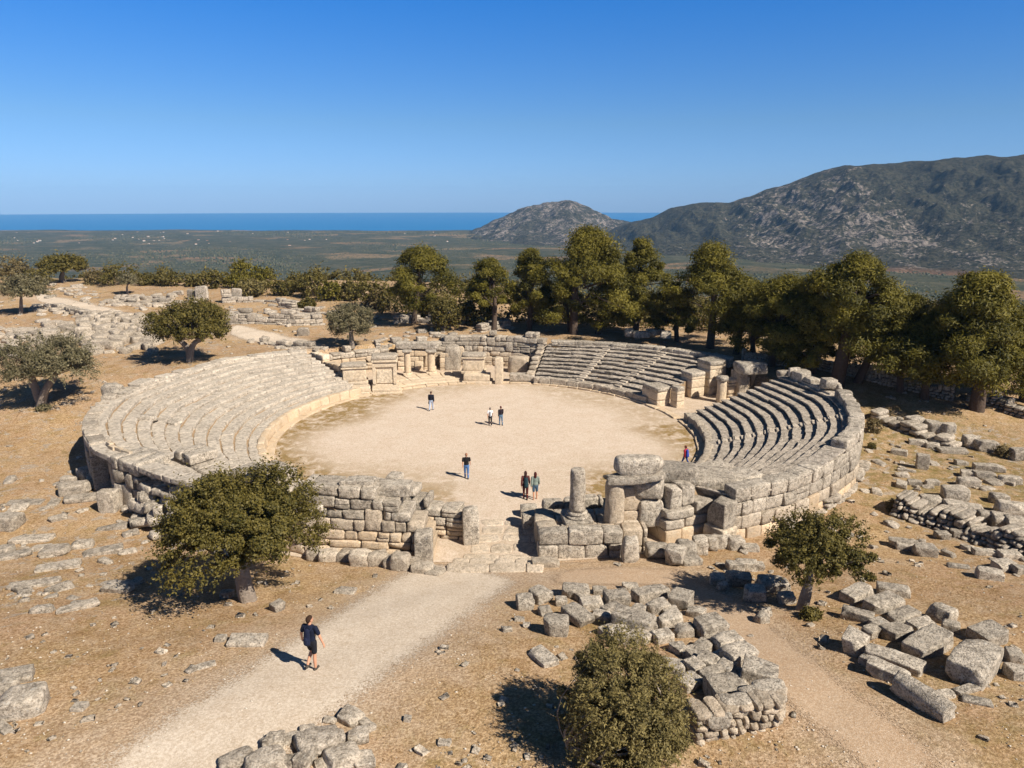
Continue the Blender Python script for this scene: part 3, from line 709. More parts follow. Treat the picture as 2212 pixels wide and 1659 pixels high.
# ------------------------------------------------------------------ single stones, set one by one
def blk(name, label, cat, p, dims, rz=0., seed=0, mat='stone', n=9, q=26., amp=.032, cuts=3, warm=0., tilt=0., sink=.08, tn=None, group=None):
    rs = R0(1000 + seed); mb = MB(); p = Vector(p)
    add_stone(mb, (p.x, p.y, p.z + dims[2] / 2 - sink), dims, math.radians(rz), rs, n, q, amp, cuts, tilt, warm, tn)
    return tag(mb.build(name, M[mat], loc=p), label, cat, group)
FR = {'6': (1056, 844.8, .3472), 'D': (1056, 1178.9, .3472), 'R': (1635.8, 1178.9, .2893), '7': (1443.8, 768, .3472), '4': (0, 796.8, .3472), '8': (0, 1178.9, .3472), 'B': (384, 1178.9, .3472), 'E': (1104, 998.4, .2387)}
def put(fr, x, y, H):
    ox, oy, k = FR[fr]; px, py = ox + x * k, oy + y * k
    p = P(px, py); py2 = py + .42 * H * .85 * FPX / depth(p); return P(px, py2)
SCL = {'D': .86, 'R': .96, 'B': .72, '8': .9}
def table(fr, rows, seed, cat, q=24., amp=.036, n=9, mat='stone', cuts=4, name='stone_block', group=None):
    for i, (x, y, L, Wd, H, rot, lab) in enumerate(rows):
        nm = name if name != 'stone_block' else ('boulder' if 'boulder' in lab else ('stone_slab' if 'slab' in lab else 'stone_block'))
        ct = {'boulder': 'boulder', 'stone_slab': 'slab'}.get(nm, cat)
        qq = 8. if nm == 'boulder' else q
        sc = SCL.get(fr, 1.); L, Wd, H = L * sc, Wd * sc, H * (.80 if fr == 'D' else .9 if fr == 'R' else sc)
        blk(nm, lab, ct, put(fr, x, y, H), (L, Wd, H), rot, seed + i, mat, n, qq, amp, cuts, 0, .04, .06 if H > .3 else H * .3, None, group)
# ruined foundation right of the path
table('D', [
    (225, 355, .82, .75, .72, 10, 'leftmost boulder of the foundation ruin, casting a dark shadow on the path'),
    (320, 310, .95, .9, .75, 40, 'pale rounded boulder behind the leftmost foundation boulder'),
    (350, 405, .6, .6, .45, 20, 'small block low between the two leftmost foundation boulders'),
    (540, 285, 1.3, .85, .65, -5, 'rounded oblong boulder at the back left of the foundation ruin'),
    (450, 345, .6, .55, .45, 0, 'small dark block in front of the rounded oblong boulder'),
    (550, 440, 1.5, .85, .7, -52, 'long block slanting forward above the bright square boulder'),
    (640, 365, 1.05, .7, .55, 8, 'squat block in the second row behind the slanting block'),
    (795, 335, 1.1, .8, .75, 12, 'square shouldered block in the middle of the back row'),
    (690, 280, .7, .5, .4, 0, 'little flat block in the gap of the back row'),
    (880, 258, .8, .5, .4, 0, 'low brownish block at the very back of the foundation ruin'),
    (1000, 308, 1.75, .8, .7, 24, 'long tilted block with a black shaded end in the back row'),
    (1050, 385, 1.0, .75, .6, 20, 'flat faced block tucked under the long tilted block'),
    (1195, 345, 1.0, 1.0, .85, -30, 'high block at the back right corner of the foundation ruin'),
    (415, 500, 1.1, .9, .85, -8, 'bright square boulder on its own at the front left of the foundation'),
    (895, 475, 1.75, 1.0, .85, -28, 'broad dark block in the middle of the foundation ruin'),
    (1120, 465, 1.1, .75, .65, 15, 'pointed block with a black shadow left of the right hand row'),
    (1215, 530, .9, .6, .5, 10, 'pale oblong block right of the pointed block'),
    (1085, 565, .85, .6, .5, 20, 'pale flat block in front of the pointed block'),
    (1290, 415, .75, .65, .5, -35, 'mossy low block behind the right hand row'),
    (1375, 515, 1.2, .95, .85, 22, 'large block with a black left side at the top of the right hand row'),
    (1480, 605, 1.15, .75, .7, 18, 'double topped block second in the right hand row'),
    (1550, 695, 1.2, .85, .85, 22, 'block third in the right hand row with a black gap before it'),
    (1680, 805, 1.25, 1.05, .85, -25, 'largest pale block near the right corner of the foundation ruin'),
    (1465, 895, 1.25, 1.0, .75, 12, 'domed block in the grassy hollow left of the largest pale block'),
    (1365, 730, .8, .65, .6, -35, 'split block leaning in the middle of the lower foundation'),
    (1275, 760, .65, .55, .6, -60, 'narrow slanted block with a dark side left of the split block'),
    (1385, 805, .9, .5, .5, 20, 'oblong block in front of the split block'),
    (1140, 755, .95, .65, .5, -20, 'pale block at the edge of the round olive bush'),
    (1245, 850, .85, .7, .5, 30, 'lumpy pale boulder beside the olive bush crown'),
    (335, 690, 1.25, .7, .35, -58, 'big flat slab lying tilted left of the round olive bush'),
    (110, 515, .42, .35, .3, 20, 'little grey stone at the left edge of the foundation'),
    (235, 492, .35, .3, .25, 0, 'little stone nearest the bright square boulder'),
    (190, 455, .45, .35, .2, 0, 'small pinkish flat slab behind two little stones'),
    (800, 545, .8, .7, .55, 0, 'block rising behind the top of the olive bush'),
    (1010, 500, .5, .5, .4, 0, 'small block between the broad dark block and the pointed block')], 100, 'stone block')
for i, (x, y) in enumerate(((705, 430), (765, 405), (600, 325), (860, 570), (965, 555), (1335, 625), (1425, 690), (1310, 690), (1560, 800), (1180, 630), (1260, 650), (745, 520), (1545, 860), (1480, 760), (930, 400), (1130, 410))):
    r_ = R0(940 + i); blk('stone_block', 'smaller grey block wedged between the big blocks of the foundation ruin', 'stone block', put('D', x, y, .4), (r_.uniform(.55, .85), r_.uniform(.45, .6), r_.uniform(.3, .5)), r_.uniform(-60, 60), 900 + i, 'stone', q=20., amp=.036, cuts=4, tilt=.06, group='blocks wedged inside the foundation')
# blocks of the right hand ruin
table('R', [
    (740, 365, 1.6, .75, .6, 33, 'long block with a dark left end nearest the leaning small oak'),
    (1010, 335, 1.3, .8, .5, -25, 'grey block at the rear of the right hand block ruin'),
    (940, 440, 1.75, .85, .6, 30, 'broad flat topped block in the second row of the right hand ruin'),
    (745, 520, 1.2, .6, .5, -38, 'shaded block slanting down at the left rim of the right hand ruin'),
    (1090, 530, 1.3, .65, .5, 25, 'pale brown block in the middle of the right hand ruin'),
    (905, 590, .65, .6, .4, 20, 'small buff block wedged in the middle of the right hand ruin'),
    (1365, 510, .95, .75, .75, -60, 'upright rough boulder at the back of the right hand ruin'),
    (1220, 600, 1.1, .55, .5, 22, 'low dark block behind the biggest flat slab'),
    (1040, 650, 1.1, .7, .55, 18, 'flat square block left of the biggest flat slab'),
    (850, 645, .45, .7, .5, -60, 'narrow block standing on edge beside the buff block'),
    (725, 725, 1.1, .75, .75, 50, 'wedge shaped block with a black front facing the track'),
    (1265, 735, 1.95, .95, .65, 35, 'biggest flat topped slab of the right hand ruin with a black front'),
    (1440, 605, .6, .5, .45, -30, 'rough small block at the right end of the biggest flat slab'),
    (1015, 855, 1.8, .7, .5, -42, 'long narrow block slanting down in front of the biggest flat slab'),
    (850, 850, .7, .55, .4, 30, 'squared small block beside the long narrow block'),
    (775, 795, .5, .4, .3, 0, 'small flat block before the wedge shaped block'),
    (965, 945, 1.25, .6, .5, -42, 'front block at the tip of the right hand ruin'),
    (1600, 890, 2.0, 1.15, .95, 42, 'giant rectangular block lying apart at the right with a black shadow'),
    (1720, 670, 1.3, .9, .6, 20, 'rugged rock mass behind the giant rectangular block'),
    (1910, 825, .6, .5, .5, 70, 'egg shaped boulder right of the giant rectangular block'),
    (1950, 945, .8, .7, .5, 0, 'dark boulder cut by the right edge of the picture'),
    (1640, 1155, .8, .35, .15, -25, 'thin grey slab lying flat below the giant rectangular block'),
    (1395, 1108, .7, .35, .25, 15, 'pinkish small block under the giant rectangular block'),
    (1560, 1070, .9, .3, .22, 20, 'low pink ledge block at the foot of the giant rectangular block')], 150, 'stone block')
def fallen_column():
    a, b = put('R', 1060, 1060, .5), put('R', 1400, 1240, .5); rs = R0(5); mb = MB()
    d = (b - a); L = d.length + .3; c = (a + b) / 2
    V, F = TM[9]; v = V.copy(); r = np.hypot(v[:, 1], v[:, 2]) + 1e-6; mx = np.maximum(np.abs(v[:, 1]), np.abs(v[:, 2]))
    v[:, 1] *= mx / r; v[:, 2] *= mx / r; v[:, 1:] *= (1 - .12 * v[:, 0:1] ** 4) ; v = v * np.array([L / 2, .40, .36])
    for k in range(6):
        f = rs.normal(size=3) * (2 + 2 * k); v += (np.sin(v @ f + rs.uniform(0, 6)) * .03 / (1 + .5 * k))[:, None] * (v / np.array([L / 2, .4, .36]))
    v = rotz(v, math.atan2(d.y, d.x)) + np.array([c.x, c.y, c.z + .28]); mb.add(v, F, (1, 0, .5))
    tag(mb.build('fallen_column', M['stone'], loc=c, smooth=True), 'long rounded fallen column shaft at the front of the right hand ruin', 'column')
fallen_column()
table('R', [(1730, 215, 1.1, .7, .55, -20, 'rounded block at the lower end of the upper right rubble'), (1840, 150, 1.05, .7, .5, 15, 'pale flat block behind the rounded block of the upper right rubble'),
            (1690, 45, 1.1, .5, .4, -10, 'dark flat block in the upper right rubble'), (1500, 152, 1.0, .4, .2, -20, 'flat slab half sunk in grass left of the upper right rubble'),
            (1250, 38, 1.1, .75, .65, -20, 'dark fronted block standing alone at the lower end of the pebble wall'), (1110, 5, 1.0, .6, .45, -20, 'pale block left of the dark fronted block below the pebble wall'),
            (1880, 70, 1.1, .6, .45, 0, 'long grey block right of the dark flat block'), (1960, 180, .7, .6, .45, 0, 'block at the right border below the pebble wall')], 190, 'stone block')
table('7', [(1640, 450, .95, .9, .95, -15, 'squared block with a black shaded face left of its twin on the right slope'), (1735, 468, 1.05, .9, 1.0, -15, 'squared block with a black face, the right one of the pair on the slope'),
            (1525, 420, 1.3, .9, .9, 10, 'brown boulder left of the pair of squared blocks'), (1435, 400, .5, .5, .5, 0, 'small dark boulder at the upper end of the slope wall'),
            (1670, 520, 1.9, .6, .35, -20, 'long flat slab below the pair of squared blocks'), (1760, 590, 1.9, .9, .35, -8, 'oval flat slab in the green grass of the right slope'),
            (1640, 560, .9, .6, .4, -15, 'dark fronted block left of the oval flat slab'), (1550, 540, 1.2, .6, .4, -20, 'low dark block at the end of the slope wall'),
            (1868, 540, 1.0, .9, .95, 0, 'dark round boulder right of the pair of squared blocks'), (1965, 565, 1.5, .8, .8, -10, 'bluish shaded block with a pale top on the right slope'),
            (2180, 620, 1.2, .8, .9, 0, 'dark pale topped boulder at the right border of the slope'), (1575, 668, .75, .6, 1.05, -20, 'upright brown stone block alone on the right slope'),
            (1435, 600, 1.1, .6, .4, -35, 'low pale stone block left of the upright brown one'), (1480, 712, 1.1, .35, .2, -20, 'thin dark slab edge below the upright brown stone'),
            (1820, 665, .8, .5, .35, -5, 'small pale block in the green grass'), (1990, 700, 1.9, .6, .5, -15, 'long block with black front in the green grass'),
            (1870, 740, 1.0, .8, .45, -20, 'slanted block with a black hollow left of the long block'), (1960, 748, 1.2, .7, .5, -10, 'grey block touching the slanted block'),
            (1860, 790, 1.3, .8, .6, -15, 'grey sloping boulder above the big stacked block'), (1450, 800, .9, .6, .35, 60, 'ribbed pale rock lying in the straw left of the pebble wall'),
            (1530, 790, .5, .8, .35, 70, 'narrow pale rock beside the ribbed one'), (1640, 790, .8, .5, .35, -5, 'pale rock in the middle of the right slope'),
            (1775, 862, 1.4, 1.1, .85, -12, 'large pale topped block rising above the row of boulders'), (1635, 922, 1.4, .95, .85, -10, 'dark blue boulder at the left end of the row above the pebble wall'),
            (1775, 955, 1.2, .9, .85, -15, 'boulder under the large pale topped block'), (1880, 975, 1.15, .9, .8, -15, 'squared boulder third in the row above the pebble wall'),
            (1980, 1008, 1.1, .9, .8, -15, 'rounded boulder fourth in the row above the pebble wall'), (2065, 1035, 1.0, .9, .8, -15, 'boulder fifth in the row above the pebble wall'),
            (2150, 1055, 1.0, .9, .85, -15, 'last boulder of the row, at the right border'), (2130, 958, 1.5, .9, .8, -15, 'big grey block standing behind the end of the boulder row'),
            (2050, 890, 1.0, .7, .6, -10, 'dark block in shade above the boulder row'), (2120, 775, 1.3, .6, .5, -15, 'weathered block at the upper right of the boulder row'),
            (1460, 1172, 1.4, .6, .45, -25, 'low pale slab shaped block at the lower left of the pebble wall'), (1820, 1112, .9, .5, .45, -15, 'brown block leaning on the pebble wall'),
            (1935, 1110, 1.1, .75, .75, -15, 'tall brown block at the middle of the pebble wall'), (1700, 1120, .7, .5, .4, 0, 'small stone block at the foot of the pebble wall')], 220, 'stone block')
table('4', [(470, 745, 1.7, .95, .75, 25, 'long pale boulder fallen beside the left outer wall'), (545, 655, 1.1, .9, .8, -30, 'upper boulder leaning on the left outer wall'),
            (610, 705, 1.2, .95, .75, 30, 'boulder between the fallen long one and the wall pier'), (515, 805, 1.9, .8, .4, 22, 'flat pale slab below the fallen long boulder'),
            (432, 690, .9, .6, .5, 10, 'low rounded boulder left of the upper leaning boulder'), (835, 790, 1.7, 1.1, 1.5, -8, 'big squared block standing at the foot of the wall pier'),
            (695, 828, 1.0, .9, 1.3, -5, 'upright block left of the big squared block'), (870, 866, 1.8, .7, .35, 8, 'pale flat slab before the big squared block'),
            (890, 925, 1.1, .75, .5, 10, 'low boulder left of the big oak crown'), (955, 930, .8, .6, .45, 10, 'small boulder half hidden by the big oak crown'),
            (590, 590, .5, .4, .9, 0, 'thin upright stone block against the left outer wall'),
            (350, 1130, 1.3, 1.0, .4, 10, 'humped grey boulder in the left meadow'), (200, 1055, 2.0, .8, .28, 8, 'wide flat slab uppermost in the left meadow'),
            (365, 1225, 1.9, .75, .3, 22, 'long flat slab slanting in the left meadow'), (640, 1130, 1.9, .8, .3, 25, 'long grey slab left of the big oak shadow'),
            (510, 1092, 1.1, .7, .35, 15, 'grey boulder in the meadow between two long slabs'), (700, 980, 1.6, .6, .25, 10, 'thin slab near the big oak crown'),
            (50, 950, 1.4, 1.2, .8, 0, 'high boulder at the left border of the meadow'), (90, 1155, 1.5, .8, .3, 30, 'pale slab at the lower left of the meadow boulders'),
            (20, 1130, .9, .8, .45, 0, 'boulder cut by the left border of the meadow'), (815, 1020, .8, .5, .3, 35, 'small whitish block near the big oak crown'),
            (160, 830, 1.9, .8, .15, 10, 'pale rock slab flush with the straw below the left olive tree'), (260, 1110, .9, .6, .25, 20, 'low flat block left of the humped boulder')], 270, 'stone block', mat='rubble')
table('8', [(210, 235, 2.2, .75, .25, 18, 'long pale slab flush with the grass at the left'), (480, 378, 1.7, .5, .28, 42, 'narrow slanting slab alone in the left grass'),
            (740, 262, 1.4, .95, .4, -5, 'grey flat boulder at the edge of the big oak shadow'), (1415, 300, .6, .45, .4, 0, 'blue shaded boulder beside the big oak trunk'),
            (1540, 588, 1.4, .75, .3, 3, 'pinkish flat slab left of the path'), (1730, 378, .55, .5, .45, 50, 'cream split stone block near the big oak trunk'),
            (2150, 278, 1.0, .6, .22, -8, 'orange tinted flat slab beside the path'), (495, 1000, .45, .4, .2, 0, 'small grey stone block in the lower left grass'),
            (150, 978, 1.35, 1.15, .75, 20, 'large pale faceted boulder at the lower left'), (80, 810, 1.4, .8, .35, 20, 'buff slab at the left border above the faceted boulder'),
            (20, 880, .9, .7, .45, 0, 'weathered boulder at the left border'), (1375, 575, .4, .4, .25, 0, 'small pale stone block left of the pinkish flat slab'), (20, 1130, .7, .3, .2, -30, 'whitish stone slab at the lower left border'), (1275, 745, .75, .35, .12, 30, 'thin pale slab left of the walking man')], 300, 'stone block', mat='rubble')
table('B', [(1075, 1062, .95, .75, .5, -28, 'boulder at the top of the pile below the path'), (1180, 1110, .8, .4, .3, -40, 'narrow boulder right of the topmost one in the pile below the path'),
            (1125, 1182, .8, .65, .5, 10, 'darker boulder in the right part of the pile below the path'), (885, 1215, 1.65, 1.2, .65, 28, 'largest flat topped boulder in the pile below the path'),
            (1020, 1312, 1.35, .95, .55, 28, 'second largest boulder at the lower right of the pile below the path'), (790, 1322, .65, .8, .5, -20, 'wedge boulder between the two largest in the pile'),
            (595, 1215, .9, .7, .45, 25, 'boulder at the upper left of the pile below the path'), (550, 1335, 1.35, .95, .55, 25, 'squarish boulder at the lower left of the pile below the path'),
            (370, 1312, 1.3, .8, .4, 35, 'leftmost boulder of the pile below the path'), (700, 1330, .6, .55, .4, 0, 'small boulder beside the squarish one at the picture bottom'),
            (808, 1140, .55, .45, .35, 0, 'small boulder at the top left of the largest flat topped one'), (705, 1190, .75, .5, .35, 30, 'buff boulder between the upper left ones of the pile'),
            (1170, 1322, .75, .7, .4, 10, 'low boulder at the right end of the pile below the path'), (950, 1085, .55, .35, .2, -10, 'flat low slab above the largest flat topped boulder'),
            (1430, 1070, .3, .3, .25, 0, 'tiny grey stone block alone right of the pile'), (1660, 1222, .5, .35, .15, 0, 'flat pale slab in the grass right of the pile')], 320, 'boulder', mat='rubble', amp=.08)
# rubble shore under the right hand tree, in its shade, and along the front ruins
table('6', [(1530, 1090, .8, .6, .5, 0, 'shaded boulder highest behind the leaning small oak shadow'), (1600, 1085, .9, .6, .5, 0, 'shaded boulder right of the highest one in the oak shadow'), (1670, 1092, .6, .5, .45, 0, 'right end boulder of the shaded back row'),
            (1420, 1170, .8, .6, .45, 0, 'shaded boulder at the left of the oak shadow'), (1550, 1175, 1.1, .7, .55, -10, 'long shaded boulder in the middle of the oak shadow'), (1650, 1265, .9, .75, .6, 0, 'shaded boulder lowest in the oak shadow'),
            (1760, 1205, 1.3, .9, .65, 0, 'big shaded boulder nearest the leaning small oak'), (1850, 1290, .7, .6, .45, 0, 'shaded boulder beside the leaning trunk'), (1455, 1215, .5, .45, .35, 0, 'small shaded boulder at the lower left of the oak shadow'),
            (1695, 1412, .5, .45, .42, 20, 'sunlit small boulder in front of the oak shadow'), (1722, 1375, .4, .35, .32, 0, 'smaller sunlit boulder touching the one before the oak shadow')], 350, 'boulder', amp=.08)
table('E', [(1325, 810, 1.2, .8, .75, 3, 'oblong block lying before the corner pier'), (1490, 860, .95, .8, .95, -25, 'pointed boulder before the corner pier'), (1580, 800, .9, .8, .95, 5, 'tall boulder right of the pointed one before the corner pier'),
            (1700, 765, .75, .7, .95, 0, 'grey upright boulder under the corner pier'), (1800, 740, .6, .6, .8, 0, 'narrow boulder right of the grey upright one'), (1900, 720, .85, .7, .75, 15, 'sloping boulder between the corner pier and the curved wall'),
            (2025, 735, .85, .7, .65, 10, 'rounded boulder at the foot of the curved outer wall'), (1620, 890, 1.0, .7, .4, 10, 'low pale slab in front of the tall boulder'), (2150, 770, .9, .6, .4, 0, 'flat slab at the foot of the curved wall beside the small oak'),
            (1070, 810, .8, .75, 1.25, 5, 'tall rounded standing stone block beside the low front wall')], 365, 'boulder', amp=.07, q=6.)
# ------------------------------------------------------------------ front ruins right of the entrance
wall('low_wall', 'low wall of large rounded blocks in front of the base of the column', [P(1163, 1210)[:2], P(1344, 1204)[:2]], lambda s: 1.15, .8, 70, ch=.8, bl=(.8, 1.7), base=lambda s: .12, q=11., amp=.045, n=9)
wall('low_wall', 'second low course of blocks carrying the column platform', [(1.35, 33.15), (6.9, 33.4)], lambda s: 1.35, .9, 71, ch=.5, bl=(.6, 1.3), base=lambda s: .1, q=9., warm=lambda z: .35, n=4)
wall('low_wall', 'low wall of rounded blocks behind the column facing the round floor', [un(1172, 1112, .2)[:2], un(1304, 1104, .2)[:2]], lambda s: .85, .7, 72, ch=.7, bl=(.8, 1.5), base=lambda s: 0, q=7., amp=.05, n=6)
mb = MB(); rs = R0(73)
for i in range(5):
    for j in range(3):
        add_stone(mb, (1.75 + i * 1.1 + rs.normal() * .05, 34.35 + j * .85, .55 + rs.normal() * .04), (1.08, .84, 1.1), rs.normal() * .04, rs, 4, 12., .03, 0, .015, .25)
tag(mb.build('stone_platform', M['stone'], loc=(4, 35, 0)), 'paved block platform under the standing column', 'platform')
blk('stone_block', 'pale block nearest the passage beside the column platform', 'stone block', un(1142, 1110, .1), (.95, .6, .6), 5, 401)
blk('stone_block', 'dark block at the left corner of the column platform', 'stone block', un(1150, 1135, .1), (1.15, .85, .85), 5, 402)
blk('stone_block', 'footing block at the left end of the low front wall', 'stone block', P(1178, 1222), (1.3, .6, .42), 3, 403, warm=.2)
def lathe(mb, c, prof, ns=28, warm=0., rs=None, amp=.012, z_lo=0.):
    th = np.linspace(0, 2 * math.pi, ns + 1)[:-1]; V = []
    pr_ = np.array(prof)
    for k, (r, z) in enumerate(pr_):
        for t in th:
            d = amp * (math.sin(3 * t + z * 2.3) + math.sin(5 * t - z * 4.1 + 1) + .7 * math.sin(9 * t + z * 7)) if rs is not None else 0
            V.append([c[0] + (r + d) * math.cos(t), c[1] + (r + d) * math.sin(t), c[2] + z])
    n_ = len(pr_); F = np.array([[k * ns + j, k * ns + (j + 1) % ns, (k + 1) * ns + (j + 1) % ns, (k + 1) * ns + j] for k in range(n_ - 1) for j in range(ns)])
    V.append([c[0], c[1], c[2] + pr_[-1, 1] + .01]); V.append([c[0], c[1], c[2] + pr_[0, 1]])
    T = np.array([[(n_ - 1) * ns + j, (n_ - 1) * ns + (j + 1) % ns, n_ * ns] for j in range(ns)] + [[(j + 1) % ns, j, n_ * ns + 1] for j in range(ns)])
    mb.add(V, [F, T], (1, warm, .5))
def shaft_prof(r0, r1, h, z0=0.):
    zs = np.linspace(0, 1, 12); return [(r0 * (1 - .06 if s == 1 else 1) + (r1 - r0) * s, z0 + h * s) for s in zs]
# the standing column on its moulded base
c = Vector(un(1248, 1136, 1.12)); c.y += .45
root = thing('column', 'standing column with moulded base right of the entrance', 'column', c)
mb = MB(); add_stone(mb, (c.x, c.y, c.z + .16), (1.5, 1.5, .36), .12, R0(74), 6, 16., .02, 1); mb.build('plinth', M['stone'], root)
mb = MB(); lathe(mb, (c.x, c.y, c.z + .33), [(.56, 0), (.62, .03), (.63, .10), (.58, .14), (.50, .16), (.49, .20), (.53, .23), (.54, .28), (.48, .32), (.43, .36)], 32, 0, 1, .006); mb.build('base', M['stone'], root, smooth=True)
mb = MB(); lathe(mb, (c.x, c.y, c.z + .68), shaft_prof(.42, .38, 2.25) + [(.3, 2.28)], 30, .05, 1, .010); mb.build('shaft', M['stone'], root, smooth=True)
# half column with slab and boulder on top, walls behind
c = Vector(un(1328, 1136, 1.1)); c.y += .4
root = thing('column', 'stout cut off column carrying an overhanging slab', 'column', c)
mb = MB(); lathe(mb, c, shaft_prof(.52, .48, 2.3) + [(.4, 2.32)], 30, .35, 1, .014); mb.build('shaft', M['stone'], root, smooth=True)
mb = MB(); add_stone(mb, (c.x + .95, c.y + .1, c.z + 2.5), (3.1, 1.25, .42), .08, R0(76), 9, 7., .06, 2, .02); mb.build('capital_slab', M['stone'], root)
blk('boulder', 'long boulder balanced on the slab of the stout column', 'boulder', (c.x + 1.25, c.y + .25, c.z + 2.7), (2.5, 1.05, .95), 2, 404, n=9, q=5., cuts=2, sink=.06)
wall('block_wall', 'cream block wall right behind the stout column', [(c.x + .45, c.y + .25), (c.x + 2.1, c.y + .35)], lambda s: 2.25, .8, 77, ch=.72, bl=(.8, 1.3), base=lambda s: c.z, warm=lambda z: .75, q=10., n=6)
mb = MB(); rs = R0(78)
for (x, y, z, L, w_, h, r_, tt) in ((c.x + 1.9, c.y + .9, c.z + 1.75, 1.5, 1.5, 1.0, -.2, .08), (c.x + 1.95, c.y + .75, c.z + .35, 1.3, 1.2, 1.5, .1, .03), (c.x + 3.3, c.y + 2.55, c.z + 1.75, 3.0, 1.9, 1.0, -.25, .12), (c.x + 3.4, c.y + 2.6, c.z + .5, 3.2, 1.9, 1.7, -.1, .05),
        (c.x + 5.6, c.y + 2.7, c.z + 1.3, 2.6, 1.8, 1.0, .2, .1), (c.x + 5.6, c.y + 2.9, c.z + .3, 3.0, 2.0, 1.6, .2, .05), (c.x + 7.4, c.y + 2.9, c.z + 1.1, 2.2, 1.6, 1.1, .5, .08), (c.x + 4.4, c.y + 4.0, c.z + .6, 3.2, 2.0, 1.4, .3, .15), (c.x + 6.6, c.y + 4.2, c.z + .8, 2.6, 2., 1.3, .5, .12)):
    add_stone(mb, (x, y, z), (L, w_, h), r_, rs, 9, 7., .05, 4, tt)
tag(mb.build('rock_mass', M['stone'], loc=(c.x + 3.5, c.y + .8, 0)), 'sloping mass of weathered rock between the stout column and the right seat bank', 'rock')
O = P(1437, 1177); e1 = (P(1566, 1150) - O); LN = Vector((e1.x, e1.y, 0)).length; e1 = Vector((e1.x, e1.y, 0)).normalized(); e2 = Vector((-e1.y, e1.x, 0)); rz1 = math.atan2(e1.y, e1.x)
mb = MB(); rs = R0(79); k = LN / 3.4
for (a, b, z0_, z1_, d0, d1, w_) in ((0, .9, -.2, .72, 0, 2.4, .8), (.9, 3.45, -.2, .72, .02, 2.4, .9), (0, 1.1, .72, 1.26, .02, 2.3, .08), (1.1, 2.45, .72, 1.3, .05, 2.2, .3), (2.45, 3.35, .72, 1.28, .04, 2.2, .25), (.02, 1.6, 1.26, 1.78, .03, 1.9, .0), (1.7, 3.1, 1.3, 2.0, .1, 1.3, .0)):
    q_ = O + e1 * (a + b) / 2 * k + e2 * (d0 + d1) / 2
    add_stone(mb, (q_.x, q_.y, O.z + (z0_ + z1_) / 2), ((b - a) * k - .02, d1 - d0, z1_ - z0_ - .01), rz1, rs, 6, 14., .022, 1 if z0_ > 1 else 0, .004, w_)
tag(mb.build('corner_pier', M['stone'], loc=O), 'stepped corner pier of squared blocks with a cream bottom course', 'pier')
for i, (a, b, h, d0, d1, lab) in enumerate(((.35, 1.0, 1.15, .3, 1.5, 'left dark sided cube block on top of the corner pier'), (1.0, 1.75, 1.15, .35, 1.4, 'right cube block on top of the corner pier'))):
    q_ = O + e1 * (a + b) / 2 * k + e2 * (d0 + d1) / 2
    blk('stone_block', lab, 'stone block', (q_.x, q_.y, O.z + 1.77), ((b - a) * k, d1 - d0, h), math.degrees(rz1), 405 + i, q=12., amp=.03, sink=.02)
q_ = O + e1 * 2.3 * k + e2 * 1.9; blk('stone_block', 'dark rough block behind the right end of the corner pier', 'stone block', (q_.x, q_.y, O.z + 1.3), (1.3, .9, 1.35), math.degrees(rz1), 408)
# wall end blocks of the right bank
e_ = pol(float(rout(-54.9)) - .35, -54.9); blk('stone_block', 'high squared end block of the curved outer wall above the corner pier', 'stone block', (e_[0], e_[1], .95), (1.05, 1.15, 1.5), 34, 409, q=13., amp=.025)
blk('stone_block', 'cream footing block under the end of the curved outer wall', 'stone block', (e_[0] - .05, e_[1] - .1, .08), (1.2, 1.3, 1.0), 34, 410, mat='cream', q=13., amp=.025)
# upright stones at the entrance and on the front wall
p = P(1017, 1172); blk('standing_stone', 'tall upright stone post at the left side of the entrance passage', 'stone post', p, (.85, .75, 2.05), 8, 411, q=11., amp=.03)
p = P(916, 1214); blk('standing_stone', 'squared upright block at the right end of the front wall', 'stone post', (p.x, p.y, p.z), (.9, .95, 1.75), 3, 412, q=13., amp=.03)
for i, (x0, zt_, L, lab) in enumerate(((-7.75, 3.28, 1.75, 'left loose block lying on top of the front wall'), (-5.9, 3.08, 1.7, 'right loose block lying on top of the front wall'))):
    blk('stone_block', lab, 'stone block', (x0, 33.9, zt_), (L, .9, .62), -4, 413 + i, sink=.05)
table('6', [], 0, '')
rs = R0(80)
FL = ['low boulder at the foot of the front wall nearest the big oak', 'pale boulder second from the big oak along the front wall', 'rounded boulder third along the foot of the front wall', 'flat topped boulder in the middle of the front wall foot', 'grey boulder right of the middle at the front wall foot', 'broad boulder fifth along the front wall foot', 'hollow looking boulder near the right end of the front wall foot', 'whitish boulder at the right end of the front wall foot', 'small boulder before the upright block of the front wall', 'flat slab lying at the very right of the front wall foot']
for i, (px, py, L, H) in enumerate(((680, 1205, .8, .6), (712, 1214, 1.15, .75), (747, 1215, .9, .75), (780, 1219, 1.1, .8), (815, 1218, 1.05, .8), (845, 1222, .8, .6), (867, 1228, 1.0, .9), (912, 1234, 1.1, .5), (890, 1226, .7, .5), (940, 1238, .8, .3))):
    blk('boulder' if 'slab' not in FL[i] else 'stone_slab', FL[i], 'boulder' if 'slab' not in FL[i] else 'slab', P(px, py), (L, .8, H), rs.uniform(-20, 20), 420 + i, q=4.5, amp=.07, cuts=2, warm=.15)
